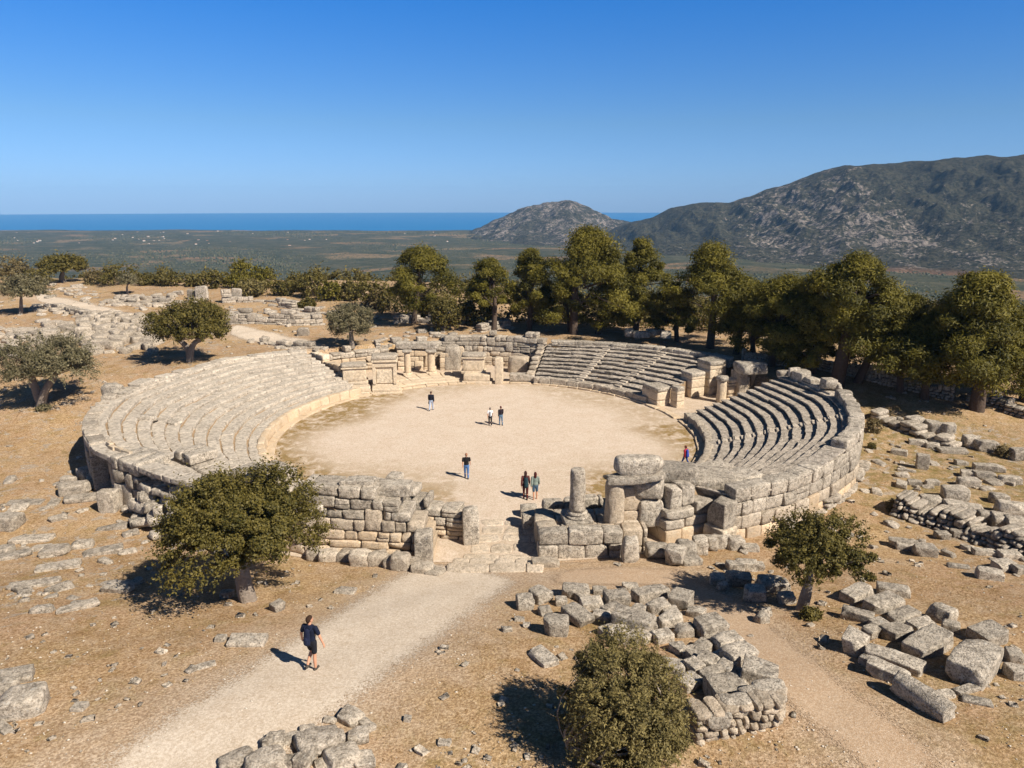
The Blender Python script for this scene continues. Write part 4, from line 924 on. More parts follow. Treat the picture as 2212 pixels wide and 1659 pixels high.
# paved threshold
mb = MB(); rs = R0(81); Y = 30.3
rowL = [(-3.0, 1.2), (-2.9, 1.15), (-2.5, 1.2), (-2.1, 1.2), (-1.9, 1.15), (-1.7, 1.1), (-1.6, 1.1), (-1.5, 1.1), (-1.4, 1.1), (-1.3, 1.0)]
for k, (xa, xb) in enumerate(rowL[:7]):
    d = rs.uniform(.75, 1.35); x = xa + rs.uniform(-.2, .1)
    while x < xb:
        w = rs.uniform(.8, 2.1); g = hz(x + w / 2, Y + d / 2)
        add_stone(mb, (x + w / 2, Y + d / 2, max(g, hz(x + w / 2, Y), .03) - .105 + (.03 if k < 2 else .01)), (w - .03, d * rs.uniform(.9, 1.05) - .03, .26), rs.normal() * .10, rs, 9, 7., .02, 3, .004, .25, rs.uniform(1.2, 1.4)); x += w
    Y += d
struct(mb.build('stone_paving', M['rubble'], loc=(0, 34, 0)))
# dry stone corner wall of the foundation
wall('dry_stone_wall', 'short dry stone wall of small stones at the front corner of the foundation', [P(1504, 1612)[:2], P(1600, 1592)[:2], P(1690, 1574)[:2], P(1700, 1530)[:2]], lambda s: .85, .75, 82, mat='rubble', ch=.2, bl=(.18, .5), base=lambda s: hz(6.5, 18.2), q=5., amp=.08, warm=lambda z: .3)
for i, (x, y, L, H, lab) in enumerate(((1500, 1030, 1.15, .6, 'large capping block on the dry stone corner wall'), (1610, 990, .9, .5, 'middle capping block on the dry stone corner wall'), (1710, 950, 1.2, .55, 'right capping block at the corner of the dry stone wall'), (1385, 1105, .95, .5, 'left capping block of the dry stone corner wall beside the bush'), (1560, 940, .7, .35, 'small block behind the capping blocks'), (1310, 1090, .7, .4, 'capping block touching the olive bush'))):
    p = put('D', x, y, H); p.y -= .25; blk('stone_block', lab, 'stone block', (p.x, p.y, p.z + .5 - .25 * (i == 4)), (L * .8, .62, H * .9), 10, 440 + i, q=6., amp=.06)
# ------------------------------------------------------------------ stage: pedestals, columns, passage
def pedestal(label, px0, px1, pyb, pyt, z, dep, capn=True, frame=False, low=0., rot=0.):
    a, b = Vector(un(px0, pyb, z)), Vector(un(px1, pyb, z)); c = (a + b) / 2; w = (b - a).length
    H = solve_h(c, pyt); c.y += dep / 2
    ang = math.radians(rot); root = thing('pedestal', label, 'pedestal', c)
    def part(nm, dx, dy, z0_, sx, sy, sz, mat='cream', q=22., amp=.012, wm=.35):
        mb = MB(); o_ = rotz(np.array([[dx, dy, 0]]), ang)[0]
        add_stone(mb, (c.x + o_[0], c.y + o_[1], c.z + z0_ + sz / 2), (sx, sy, sz), ang, R0(int(px0) + len(nm)), 6, q, amp, 0, 0, wm, 1.); return mb.build(nm, M[mat], root)
    part('plinth', 0, 0, -.1, w * 1.1, dep * 1.1, .3)
    part('body', 0, 0, .2, w * .96, dep, H * .80 - .2)
    if capn:
        part('cornice', 0, -.02, H * .80, w * 1.1, dep * 1.14, H * .07, wm=.3)
        part('cap', .0, 0, H * .87, w * 1.02, dep * 1.04, H * .16, 'stone', 8., .05, .1)
    if frame:
        for s_ in (-1, 1): part('jamb', s_ * w * .42, -dep / 2 - .06, .2, w * .13, .16, H * .62)
        part('lintel', 0, -dep / 2 - .06, .2 + H * .58, w * 1.0, .17, H * .1); part('panel', 0, -dep / 2 - .015, .3, w * .66, .06, H * .42, wm=.05)
    return root
pedestal('leftmost cream box pedestal with projecting cap beside the pale seat bank', 737, 789, 829, 789, .75, 1.5, rot=12)
pedestal('low cream block pedestal in front of the leftmost box pedestal', 757, 798, 852, 832, .1, 1.0, False, rot=16)
pedestal('framed cream niche pedestal left of the two columns', 804, 856, 834, 770, .35, 1.5, True, True, rot=6)
pedestal('cream box pedestal with a rough cap standing right of the two columns', 999, 1047, 806, 767, .8, 1.6, rot=-3)
pedestal('low carved base block below the right box pedestal', 1001, 1060, 828, 806, .05, 1.5, False, rot=-4)
pedestal('wide low step block below the framed niche pedestal', 800, 862, 851, 838, .03, 1.6, False, rot=10)
p = Vector(un(1078, 830, .05)); blk('stone_pillar', 'tall square cream pillar left of the far seat bank', 'pillar', (p.x, p.y + .5, p.z), (.78, .9, solve_h(p, 772)), -4, 450, 'cream', q=16., amp=.02, cuts=1, warm=.3, n=6)
p = Vector(un(1128, 826, .05)); blk('stone_block', 'low mossy bench block between the pillar and the far seat bank', 'stone block', (p.x, p.y + .5, p.z), (2.6, 1.1, .9), -6, 451, 'rubble', q=10., amp=.03)
p = Vector(un(1120, 790, .8)); blk('stone_block', 'big plain block against the rear wall right of the cream pillar', 'stone block', (p.x, p.y + .5, 0.), (2.2, 1.2, 1.75), -8, 452, 'stone', q=12., amp=.03, warm=.35)
for (px, pb, pt, r_, lab) in ((881, 806, 757, .34, 'left slim cream column behind the stage paving'), (932, 803, 757, .40, 'right slim cream column with a flat capital behind the stage paving')):
    p = Vector(un(px, pb, .3)); h_ = solve_h(p, pt); root = thing('column', lab, 'column', p)
    mb = MB(); lathe(mb, p, shaft_prof(r_ * 1.03, r_ * .92, h_ * .93), 24, .6, 1, .008); mb.build('shaft', M['cream'], root, smooth=True)
    mb = MB(); add_stone(mb, (p.x, p.y, p.z + h_ * .97), (r_ * 2.8, r_ * 2.6, h_ * .09), .1, R0(int(px)), 4, 12., .03, 1); mb.build('capital', M['stone'], root)
    mb = MB(); add_stone(mb, (p.x, p.y, p.z - .05), (r_ * 2.7, r_ * 2.7, .22), .1, R0(int(px) + 1), 4, 14., .02, 0, 0, .4); mb.build('base', M['cream'], root)
a, b = un(848, 757, 2.45), un(943, 755, 2.45)
blk('lintel_block', 'long grey lintel block behind the two slim columns', 'lintel', ((a[0] + b[0]) / 2, a[1] + 1.75, 2.3), (b[0] - a[0], .9, .75), -2, 453, q=10., amp=.04, sink=0)
for i, (xx, lab) in enumerate(((a[0] - .9, 'left doorway wall beside the long lintel'), (b[0] + .9, 'right doorway wall beside the long lintel'))):
    wall('doorway_wall', lab, [(xx - .7, a[1] + 1.3), (xx + .7, a[1] + 1.3)], lambda s: 1.9, .8, 83 + i, mat='cream', ch=.55, bl=(.6, 1.2), base=lambda s: .02, warm=lambda z: .6, q=13.)
wall('doorway_wall', 'cream rear wall seen between the two slim columns', [(a[0] + .2, a[1] + 1.45), (b[0] - .2, a[1] + 1.45)], lambda s: 2.3, .8, 85, mat='cream', ch=.6, bl=(.7, 1.4), base=lambda s: .02, warm=lambda z: .7, q=13.)
p = Vector(un(978, 795, .3)); blk('wall_pier', 'grey wall pier between the right slim column and the box pedestal', 'pier', (p.x, p.y + .8, 0), (1.6, 1.5, 2.6), -4, 454, q=10., amp=.05, warm=.1)
p = Vector(un(957, 790, .3)); blk('wall_pier', 'buff wall pier touching the right slim column', 'pier', (p.x + .2, p.y + 1.6, 0), (1.9, 1.3, 2.5), -2, 455, 'cream', q=11., amp=.04, warm=.2)
mb = MB(); rs = R0(86)
for i in range(9):
    for j in range(4):
        q_ = pol(17.0 + j * 1.05, 97 + i * 3.6); add_stone(mb, (q_[0], q_[1], .12 + .02 * rs.normal()), (1.15, 1.0, .24), math.radians(7 + i * 3.6), rs, 4, 13., .015, 0, 0, .55, 1.05)
struct(mb.build('stage_paving', M['cream'], loc=pol(18, 110)))
# passage between the far and right seat banks
def pier(label, px0, px1, pyb, pyt, z, dep, seed, mat='cream', rot=28, capd=True):
    a, b = Vector(un(px0, pyb, z)), Vector(un(px1, pyb, z)); c = (a + b) / 2; w = (b - a).length; H = solve_h(c, pyt)
    root = thing('wall_pier', label, 'pier', c); ang = math.radians(rot); off = rotz(np.array([[0, dep / 2, 0]]), ang)[0]
    mb = MB(); rs = R0(seed); zz = -.1; k = 0
    while zz < H - .35:
        h_ = min(rs.uniform(.6, .95), H - .3 - zz)
        add_stone(mb, (c.x + off[0], c.y + off[1], c.z + zz + h_ / 2), (w * .98, dep, h_ - .01), ang, rs, 6, 20., .012, 0, 0, .4, 1.); zz += h_
    mb.build('body', M[mat], root)
    mb = MB(); add_stone(mb, (c.x + off[0], c.y + off[1], c.z + H - .14), (w * 1.04, dep * 1.05, .42), ang, rs, 6, 9., .04, 1, .01); mb.build('cap', M['stone'], root)
    return root
pier('dark edged cream pier at the lower right end of the far seat bank', 1415, 1452, 878, 838, 0, 2.2, 90)
pier('short leaning cream post beside the passage', 1459, 1480, 881, 838, 0, .9, 91)
pier('wide cream pier in the middle of the passage wall', 1488, 1526, 856, 806, .1, 1.6, 92)
pier('tall cream pier at the upper end of the far seat bank', 1525, 1572, 850, 781, .1, 1.8, 93)
p = Vector(un(1557, 868, .05)); h_ = solve_h(p, 822); root = thing('column', 'short column with a round cap at the passage between the seat banks', 'column', p)
mb = MB(); lathe(mb, p, shaft_prof(.44, .40, h_), 24, .45, 1, .01); mb.build('shaft', M['cream'], root, smooth=True)
mb = MB(); lathe(mb, (p.x, p.y, p.z + h_ - .02), [(.45, 0), (.52, .08), (.54, .3), (.48, .42)], 20, 0, 1, .02); mb.build('capital', M['stone'], root, smooth=True)
p0, p1 = un(1572, 862, .1), un(1618, 858, .1)
wall('passage_wall', 'cream wall joined to the short column in the passage', [p0[:2], p1[:2]], lambda s: 1.95, 1.0, 94, mat='cream', ch=.75, bl=(.9, 1.6), base=lambda s: 0., warm=lambda z: .65 if z < 1.4 else 0., q=14.)
g = thing('portal', 'two column portal with a heavy lintel at the back of the passage', 'portal', un(1630, 846, .3))
for px in (1629, 1645):
    p = Vector(un(px, 846, .3)); mb = MB(); lathe(mb, p, shaft_prof(.40, .37, 2.35), 22, .6, 1, .01); mb.build('column', M['cream'], g, smooth=True)
p = Vector(un(1624, 812, 2.3)); mb = MB(); add_stone(mb, (p.x - .1, p.y + .2, 3.05), (2.4, 1.9, 1.0), .25, R0(95), 6, 10., .04, 1); mb.build('lintel', M['stone'], g)
mb = MB(); add_stone(mb, (p.x - .8, p.y + .9, 1.3), (.9, 1.6, 2.7), .25, R0(96), 6, 12., .03, 0, 0, .2); mb.build('side_wall', M['stone'], g)
# loose blocks on the rims
for i, (px, py, z, L, H, lab) in enumerate(((1385, 727, 3.2, 1.9, .75, 'left boulder of the group on the rim of the far seat bank'), (1412, 722, 3.3, 1.8, .8, 'middle boulder of the group on the rim of the far seat bank'), (1437, 728, 3.2, 1.3, .8, 'right boulder of the group on the rim of the far seat bank'),
                                             (1360, 724, 3.2, 1.0, .9, 'small upright boulder at the left of the rim group'), (1695, 812, 3.1, 1.3, .6, 'first boulder at the rear end of the right seat bank rim'), (1728, 812, 3.3, 1.6, .7, 'second boulder on the rear rim of the right seat bank'),
                                             (1809, 846, 3.3, .5, .8, 'pale upright boulder behind the right seat bank parapet'), (243, 850, 2.95, 1.5, .95, 'squared boulder on the upper left rim of the pale seat bank'), (268, 852, 2.9, 1.3, .5, 'low boulder right of the squared one on the pale bank rim'))):
    p = un(px, py, z); blk('boulder', lab, 'boulder', p, (L, 1.0, H), 0, 460 + i, q=5., sink=.15, amp=.06)
def seatpt(px, py):
    z = 2.
    for _ in range(12):
        q = un(px, py, z); th = math.degrees(math.atan2(q[1] - CY, q[0] - CX)) % 360; k = (math.hypot(q[0] - CX, q[1] - CY) - RIN - .45) / (float(rout(th)) - RIN - .95) * 12
        z = .75 + (float(zA(th)) - .75) * min(max(math.floor(k), 0), 11) / 11
    return (q[0], q[1], z)
# retaining blocks on the seat bank slopes
for i, (px, py, z, L, lab) in enumerate(((372, 912, 2.7, 1.7, 'tilted slab lying loose on the front rows of the pale seat bank'), (318, 905, 2.9, 1.6, 'brown block on the front corner of the pale seat bank'), (440, 1000, 2.4, 1.5, 'grey boulder above the big oak on the seat bank slope'), (1345, 1062, 2.3, 1.2, 'loose block near the stout column top'))[:3]):
    p = seatpt(px, py); blk('stone_slab' if i == 0 else 'boulder', lab, 'slab' if i == 0 else 'boulder', p, (L, .8, .4 if i else .25), -35 if i == 0 else 0, 480 + i, q=6., sink=.1, tilt=.1)
# ------------------------------------------------------------------ ruins on the hilltop behind and walls beside
def line(label, pts, h, th_, seed, name='ruined_wall', **kw):
    kw.setdefault('ch', .5); kw.setdefault('bl', (.6, 1.6)); kw.setdefault('q', 14.); kw.setdefault('amp', .05)
    w = [P(*a)[:2] for a in pts]
    hf = h if callable(h) else (lambda s: h + .25 * math.sin(s * 17 + seed))
    return wall(name, label, w, hf, th_, seed, kw.pop('mat', 'rubble'), **kw)
line('ruined wall of pale blocks left of the round oak near the hill edge', [(213, 655), (330, 658), (425, 655)], .5, 1.2, 500, batter=.3)
line('broken wall with upright slabs in the middle of the hilltop ruins', [(480, 655), (560, 652), (640, 664)], lambda s: .65 + 1.1 * float(sst(.16, .08, s)) + .4 * math.sin(s * 9), 1.0, 501, ch=.55)
line('long ruined wall behind the upper path with fitted stones', [(490, 703), (560, 700), (640, 705), (700, 703)], lambda s: 1.25 + .4 * math.sin(s * 13), 1.1, 502, ch=.5, batter=.25, n=6, miss=.06)
line('upper ruined wall near the green round shrub', [(600, 664), (700, 680), (745, 690)], .55, 1.0, 503, miss=.1)
def outcrop(label, poly, size, rise, seed, name='rock_outcrop', mat='rubble', hh=.55, fill=.93):
    """closely fitted weathered stones lying on a slope"""
    W_ = [P(*a) for a in poly]; xs = [p_.x for p_ in W_]; ys = [p_.y for p_ in W_]; rs = R0(seed); mb = MB(); y0, y1 = min(ys), max(ys); pts = []
    n_ = int((max(xs) - min(xs)) * (y1 - y0) / size ** 2 * 9 * fill)
    for _ in range(n_):
        cx_, cy_ = rs.uniform(min(xs), max(xs)), rs.uniform(y0, y1); ins = False
        for a_, b_ in zip(W_, W_[1:] + W_[:1]):
            if (a_.y > cy_) != (b_.y > cy_) and cx_ < (b_.x - a_.x) * (cy_ - a_.y) / (b_.y - a_.y) + a_.x: ins = not ins
        if not ins: continue
        w = size * rs.uniform(.55, 1.5); md = .40 * w / fill ** 2
        if any((px - cx_) ** 2 + (py - cy_) ** 2 < (md + .40 * pw) ** 2 for px, py, pw in pts): continue
        pts.append((cx_, cy_, w))
        f_ = (cy_ - y0) / max(y1 - y0, .1); zz = hz(cx_, cy_) + rise * min(1, f_ * 1.6)
        add_stone(mb, (cx_, cy_, zz - hh * .2 + rs.normal() * .05 * size), (w * 1.15, w * rs.uniform(.75, 1.05), hh * rs.uniform(.8, 1.6) * min(1.2, w / size + .3) + rise * .5), rs.uniform(0, 3.14), rs, 6, 5.5, .07, 5, .08, .1)
    c_ = sum(W_, Vector()) / len(W_); return tag(mb.build(name, M[mat], loc=c_), label, 'rocks')
outcrop('sloping mass of large fitted polygonal rocks left of the round oak', [(176, 768), (330, 762), (334, 700), (240, 684), (180, 696)], 1.5, .75, 601)
outcrop('rounded rock shelf left of the fitted polygonal rocks', [(95, 738), (178, 740), (182, 700), (110, 696)], 1.9, .3, 602, hh=.4)
outcrop('broken grey rocks at the left border above the left olive tree', [(-40, 778), (92, 775), (100, 715), (-40, 712)], 1.5, .15, 603, hh=.35)
outcrop('long belt of rocks along the upper hill path', [(70, 672), (200, 692), (330, 704), (335, 692), (200, 676), (75, 657)], 1.3, .1, 604, hh=.35)
outcrop('band of pale rocks on the hilltop left of the round oak crown', [(208, 662), (378, 662), (372, 640), (260, 642)], 1.2, .2, 605, hh=.4)
line('low terrace wall following the upper hill path', [(110, 668), (200, 690), (320, 700)], .7, 1.2, 505)
line('row of rock blocks above the left olive tree', [(20, 742), (60, 736), (120, 728), (175, 726)], .5, 1.2, 506, ch=.5, bl=(.8, 1.8), batter=.3, n=6)
line('rock ledge on the left edge of the hilltop', [(0, 765), (80, 775)], .5, 1.2, 507, bl=(.9, 2))
line('low dark wall behind the left pine trunk', [(849, 700), (890, 697), (940, 700)], .9, 1.0, 508, ch=.4)
line('low wall in front of the pines behind the rear wall', [(1040, 719), (1112, 715)], .8, 1.0, 509, ch=.4)
line('scattered wall stub behind the stage lintel', [(812, 752), (880, 740), (930, 742)], .7, 1.1, 510)
line('low rubble wall running beside the upper path end', [(560, 742), (640, 752), (700, 758)], .45, 1.0, 511)
line('long shaded dry stone wall behind the pines on the right', [(1600, 782), (1750, 797), (1830, 812), (1930, 838), (2060, 868)], 1.15, .8, 512, 'dry_stone_wall', ch=.24, bl=(.25, .6), q=5.)
line('dry stone wall stub beside the biggest right pine', [(2085, 866), (2140, 878), (2180, 890)], .8, 1.6, 513, 'dry_stone_wall', ch=.24, bl=(.3, .7), q=5.)
line('dark low wall at the right border below the pines', [(2165, 892), (2230, 910)], .7, 1.0, 514, 'dry_stone_wall', ch=.25, bl=(.3, .7), q=5.)
line('rubble wall starting at the curved outer wall on the right slope', [(1875, 905), (1950, 935), (2010, 960), (2060, 975)], .65, 1.5, 515, ch=.35, bl=(.5, 1.1), q=5.)
line('pebble wall of many small dark stones on the right slope', [(1915, 1115), (2000, 1142), (2090, 1172), (2215, 1215)], .95, 1.7, 516, 'dry_stone_wall', ch=.22, bl=(.22, .55), q=4.5, amp=.09, batter=.14)
line('row of rough rocks along the foot of the curved outer wall', [(1700, 1150), (1780, 1115), (1850, 1062), (1885, 1000)], .4, .9, 517, 'rubble_row', ch=.45, bl=(.5, 1.2), q=4.5, amp=.09, miss=.15)
# upright slabs on the hilltop
for i, (px, py, H, L, lab) in enumerate(((437, 650, 2.2, 1.9, 'big upright slab left of the middle hilltop wall'), (415, 648, 1.6, 1.2, 'tilted upright slab beside the big one near the hill edge'), (512, 650, 1.9, 1.4, 'grooved upright slab at the start of the broken hilltop wall'), (700, 645, 1.0, 1.6, 'pale slab heap at the right of the hill edge'), (655, 725, 1.0, 1.4, 'dark hollow slab block beside the upper path'), (385, 637, .7, 1.6, 'low pale slab at the hill edge above the round oak'))):
    blk('stone_slab', lab, 'slab', P(px, py), (L, .5, H), rnd.uniform(-20, 20), 530 + i, 'rubble', q=7., tilt=.08)
# small stones strewn over the slopes: individuals that nothing tells apart, one label per slope
VAR = []
for k in range(14):
    mb = MB(); rs = R0(700 + k); add_stone(mb, (0, 0, .12), (1, rs.uniform(.55, .85), rs.uniform(.35, .55)), 0, rs, 6, 6, .07, 5); VAR.append(mb.mesh('field_stone', M['rubble']))
def strew(n, poly, smin, smax, label, group, seed, avoid=True):
    r_ = random.Random(seed); xs = [a for a, _ in poly]; ys = [b for _, b in poly]; k = 0; tries = 0
    while k < n and tries < n * 40:
        tries += 1; px, py = r_.uniform(min(xs), max(xs)), r_.uniform(min(ys), max(ys)); ins = False
        for (x1, y1), (x2, y2) in zip(poly, poly[1:] + poly[:1]):
            if (y1 > py) != (y2 > py) and px < (x2 - x1) * (py - y1) / (y2 - y1) + x1: ins = not ins
        if not ins: continue
        p = P(px, py)
        if math.hypot(p.x - CX, p.y - CY) < float(rout(math.degrees(math.atan2(p.y - CY, p.x - CX)))) + .6: continue
        o = bpy.data.objects.new('field_stone', VAR[r_.randrange(14)]); COL.objects.link(o); s = smin + (smax - smin) * r_.random() ** 2
        o.location = p + Vector((0, 0, -.05 * s)); o.rotation_euler = (r_.gauss(0, .1), r_.gauss(0, .1), r_.uniform(0, 6.3)); o.scale = (s, s * r_.uniform(.8, 1.2), s * r_.uniform(.5, 1.))
        tag(o, label, 'stone', group); k += 1
strew(42, [(0, 1000), (190, 985), (320, 1130), (310, 1260), (120, 1330), (0, 1330)], .3, 1.1, 'small grey stone half sunk in the straw of the left meadow', 'stones in the left meadow', 1)
strew(46, [(1880, 950), (2212, 1010), (2212, 1260), (1960, 1180), (1850, 1090)], .3, 1.0, 'small rough stone strewn over the grassy right slope', 'stones on the right slope', 2)
strew(84, [(0, 660), (210, 640), (700, 640), (840, 680), (800, 735), (330, 690), (170, 700), (0, 740)], .4, 1.5, 'small pale stone strewn among the hilltop ruins', 'stones on the hilltop', 3)
strew(22, [(1090, 1270), (1400, 1240), (1700, 1300), (1720, 1640), (1500, 1640), (1080, 1600)], .15, .4, 'little stone lying loose around the foundation ruin', 'stones around the foundation', 4)
strew(16, [(1640, 1140), (1800, 1110), (1850, 1160), (1700, 1250), (1500, 1250)], .3, .8, 'little rock lying between the curved outer wall and the small oak', 'rocks by the curved wall', 5)

strew(16, [(512, 742), (600, 752), (690, 766), (690, 756), (600, 740), (520, 728)], .5, 1.2, 'pale loose rock on the near side of the upper path', 'rocks beside the upper path', 6)
strew(30, [(100, 652), (210, 655), (205, 620), (110, 616)], .6, 1.9, 'flat pale rock on the far left hilltop below the dark broad oak', 'rocks below the dark broad oak', 7)
strew(26, [(800, 752), (940, 738), (1000, 722), (940, 712), (850, 722), (806, 738)], .5, 1.5, 'loose block between the stage walls and the isolated pine', 'blocks below the isolated pine', 8)
strew(44, [(480, 690), (720, 700), (760, 720), (752, 690), (600, 668), (486, 664)], .6, 1.9, 'grey block among the long ruined walls right of the round oak', 'blocks among the ruined walls', 9)
# chips and flakes of stone: too many and too small to count
def chips():
    rs = R0(850); mb = MB(); V, F = TM[3]; n = 5200; Vs = []; Fs = []; cs = []; q = 0
    y = 15 + 95 * rs.rand(n) ** 1.5; x = rs.uniform(-1, 1, n) * (y * .78 + 3)
    dn = np.sin(x * .37 + 1) * np.sin(y * .33 + 2) + .7 * np.sin(x * .9 - y * .7 + 1) + .5 * np.sin(x * 1.9 + y * 2.3)
    r = np.hypot(x - CX, y - CY); ro = rout(np.degrees(np.arctan2(y - CY, x - CX)))
    left = sst(-6, -14, x) + sst(14, 20, x)
    bad = (r < ro + .5) | (dist_poly(x, y, mid_px('path')) < 3.0) | (dist_poly(x, y, mid_px('earth_track')) < 1.0) | ((np.abs(x) < 4) & (y > 29) & (y < 40))
    kp = ~bad & (dn + rs.normal(size=n) * .5 + .5 * left > .45) & (y < 112); x, y = x[kp], y[kp]; z = hgt(x, y)
    for i in range(len(x)):
        s = .05 + .30 * rs.rand() ** 3 * (1 + .012 * y[i]); v = V * np.array([s, s * rs.uniform(.5, .9), s * rs.uniform(.25, .5)]) * .5
        v = v / ((np.abs(V) ** 4).sum(1) ** .25)[:, None] + rs.normal(size=v.shape) * s * .05; v = rotz(rotm(v, (rs.normal() * .15, rs.normal() * .15, 0)), rs.uniform(0, 6.28))
        Vs.append(v + np.array([x[i], y[i], z[i] + s * .08])); Fs.append(F + q); q += len(V); cs.append(np.tile([rs.uniform(.85, 1.25), .15 * rs.rand(), rs.rand()], (len(V), 1)))
    mb.add(np.concatenate(Vs), np.concatenate(Fs), np.concatenate(cs)); o = struct(mb.build('stone_chips', M['rubble']), 'stuff'); o['label'] = 'small stone chips littering the dry slopes'
chips()
# ------------------------------------------------------------------ trees
def tube(mb, pts, rads, ns=8, seed=0):
    pts = [Vector(p) for p in pts]; V = []; r_ = random.Random(seed); off = [r_.uniform(.82, 1.18) for _ in range(ns)]
    for i, p in enumerate(pts):
        d = (pts[min(i + 1, len(pts) - 1)] - pts[max(i - 1, 0)]).normalized()
        a = d.orthogonal().normalized() if i == 0 else (a - d * a.dot(d)).normalized()
        b = d.cross(a)
        for k in range(ns):
            t = 2 * math.pi * k / ns; V.append(p + (a * math.cos(t) + b * math.sin(t)) * rads[i] * off[k] * r_.uniform(.93, 1.07))
    n = len(pts); F = [[i * ns + k, i * ns + (k + 1) % ns, (i + 1) * ns + (k + 1) % ns, (i + 1) * ns + k] for i in range(n - 1) for k in range(ns)]
    mb.add(np.array(V), np.array(F))
def limb(mb, a, b, r0, r1, rs, sag=.12, n=6, ns=7):
    a, b = Vector(a), Vector(b); L = (b - a).length; off = Vector(rs.normal(size=3)) * L * sag; pts = []; rr = []
    for i in range(n + 1):
        s = i / n; pts.append(a + (b - a) * s + off * math.sin(math.pi * s) + Vector((0, 0, L * .10 * math.sin(math.pi * s)))); rr.append(r0 + (r1 - r0) * s)
    tube(mb, pts, rr, ns, int(rs.randint(1e6)))
def leaves(mb, pts, nrm, L, Wd, rs, tn, droop=0.):
    """one quad per point"""
    n = len(pts); t = rs.normal(size=(n, 3)); nrm = nrm / (np.linalg.norm(nrm, axis=1)[:, None] + 1e-9)
    t -= (t * nrm).sum(1)[:, None] * nrm; t /= np.linalg.norm(t, axis=1)[:, None] + 1e-9
    b = np.cross(nrm, t); l = (L * rs.uniform(.6, 1.3, n))[:, None] / 2; w = (Wd * rs.uniform(.6, 1.3, n))[:, None] / 2
    V = np.stack([pts - t * l, pts + b * w, pts + t * l, pts - b * w], 1).reshape(-1, 3)
    c = np.repeat(np.stack([tn, tn, tn], 1), 4, 0)
    mb.add(V, np.arange(4 * n).reshape(-1, 4), c)
def clumps(c, rad, n, rs, bottom=-.45, shell=.55, lop=.25):
    """clump centres spread through an uneven crown volume"""
    out = []
    ph = rs.uniform(0, 6.28, 4)
    while len(out) < n:
        d = rs.normal(size=3); d /= np.linalg.norm(d)
        if d[2] < bottom: continue
        r = rs.uniform(shell ** 3, 1) ** (1 / 3)
        az = math.atan2(d[1], d[0]); r *= 1 + lop * (.5 * math.sin(2 * az + ph[0]) + .4 * math.sin(3 * az + ph[1]) + .35 * math.sin(4 * d[2] + ph[2])) - lop * .4
        out.append(np.array(c) + d * r * np.array(rad))
    return np.array(out)
def crown(mb, c, rad, ncl, nleaf, L, Wd, seed, clr=.26, flat=.75, bottom=-.45, shell=.5, up=.5, lop=.25, squash=None, cl=None, tuft=.35):
    rs = R0(seed); c = np.array(c); rad = np.array(rad)
    if cl is None: cl = clumps(c, rad, ncl, rs, bottom, shell, lop)
    n2 = ncl * 5; sm = clumps(c, rad * 1.10, n2, rs, bottom, .72, lop)                # small outer sprays that break the outline
    n1 = int(nleaf * (1 - tuft)); k = rs.randint(0, len(cl), n1); ct = rs.rand(len(cl)); cr = clr * rad.mean() * rs.uniform(.6, 1.4, len(cl))
    d = rs.normal(size=(nleaf, 3)); d /= np.linalg.norm(d, axis=1)[:, None]; r = rs.rand(nleaf) ** .5
    k2 = rs.randint(0, n2, nleaf - n1); c2 = rs.rand(n2); r2 = clr * .42 * rad.mean() * rs.uniform(.5, 1.5, n2)
    o2 = (sm - c) / rad; o2 /= np.linalg.norm(o2, axis=1)[:, None] + 1e-6
    ln = np.abs(rs.normal(size=nleaf - n1)) * 1.5 - .5
    p = np.concatenate([cl[k] + (d[:n1] * (r[:n1] * cr[k])[:, None]) * np.array([1, 1, flat]), sm[k2] + d[n1:] * (r[n1:] * r2[k2])[:, None] + o2[k2] * (ln * r2[k2])[:, None]])
    o = (p - c) / rad; o /= np.linalg.norm(o, axis=1)[:, None] + 1e-6
    nr = d * .5 + o * .45 + rs.normal(size=(nleaf, 3)) * .7 + np.array([0, 0, up])
    leaves(mb, p, nr, L, Wd, rs, np.clip(np.concatenate([.35 * ct[k], .35 * c2[k2] + .1]) + .65 * rs.rand(nleaf), 0, 1))
    return cl
def box_crown(px0, px1, py0, py1, Y):
    c = onplane((px0 + px1) / 2, (py0 + py1) / 2, Y); k = depth(c) / FPX
    return c, (px1 - px0) / 2 * k, (py1 - py0) / 2 * k / math.cos(math.atan2(CAMH - c.z, Y)) 
def tree(name, label, cat, base, box, mat, bark, nleaf, L, Wd, seed, r0=.25, stems=1, ncl=70, clr=.24, dy=0., group=None, yr=None, bottom=-.4, up=.5, lop=.25, nl=9, fork=.45, flat=.75):
    p = P(*base); rs = R0(seed); c, rx, rz = box_crown(*box, p.y + dy)
    root = thing(name, label, cat, p, group)
    mb = MB(); k = 1 - clr * .75
    cl = crown(mb, c, (rx * k, (yr or rx * .95) * k, rz * k), ncl, nleaf, L, Wd, seed, clr, flat, bottom, .45, up, lop)
    mb.build('crown', M[mat], root)
    mb = MB()
    for s in range(stems):
        a = Vector(p) + Vector((rs.normal() * r0 * .5 * (stems > 1), rs.normal() * r0 * .5 * (stems > 1), -.15))
        sp = (s - (stems - 1) / 2) * rx * .5
        f = p + (c - p) * fork + Vector((sp, 0, 0)); f.z = p.z + max((c.z - rz * .55 - p.z), .4)
        limb(mb, a, f, r0 * 1.15, r0 * .72, rs, .06, 7, 10)
        for q in sorted(cl, key=lambda q_: rs.rand())[:nl]: limb(mb, f, np.array(f) + (np.array(q) - np.array(f)) * .86, r0 * (.5 if rs.rand() < .4 else .2), r0 * .05, rs, .12, 5, 6)
    mb.build('trunk', M[bark], root, smooth=True)
    return root
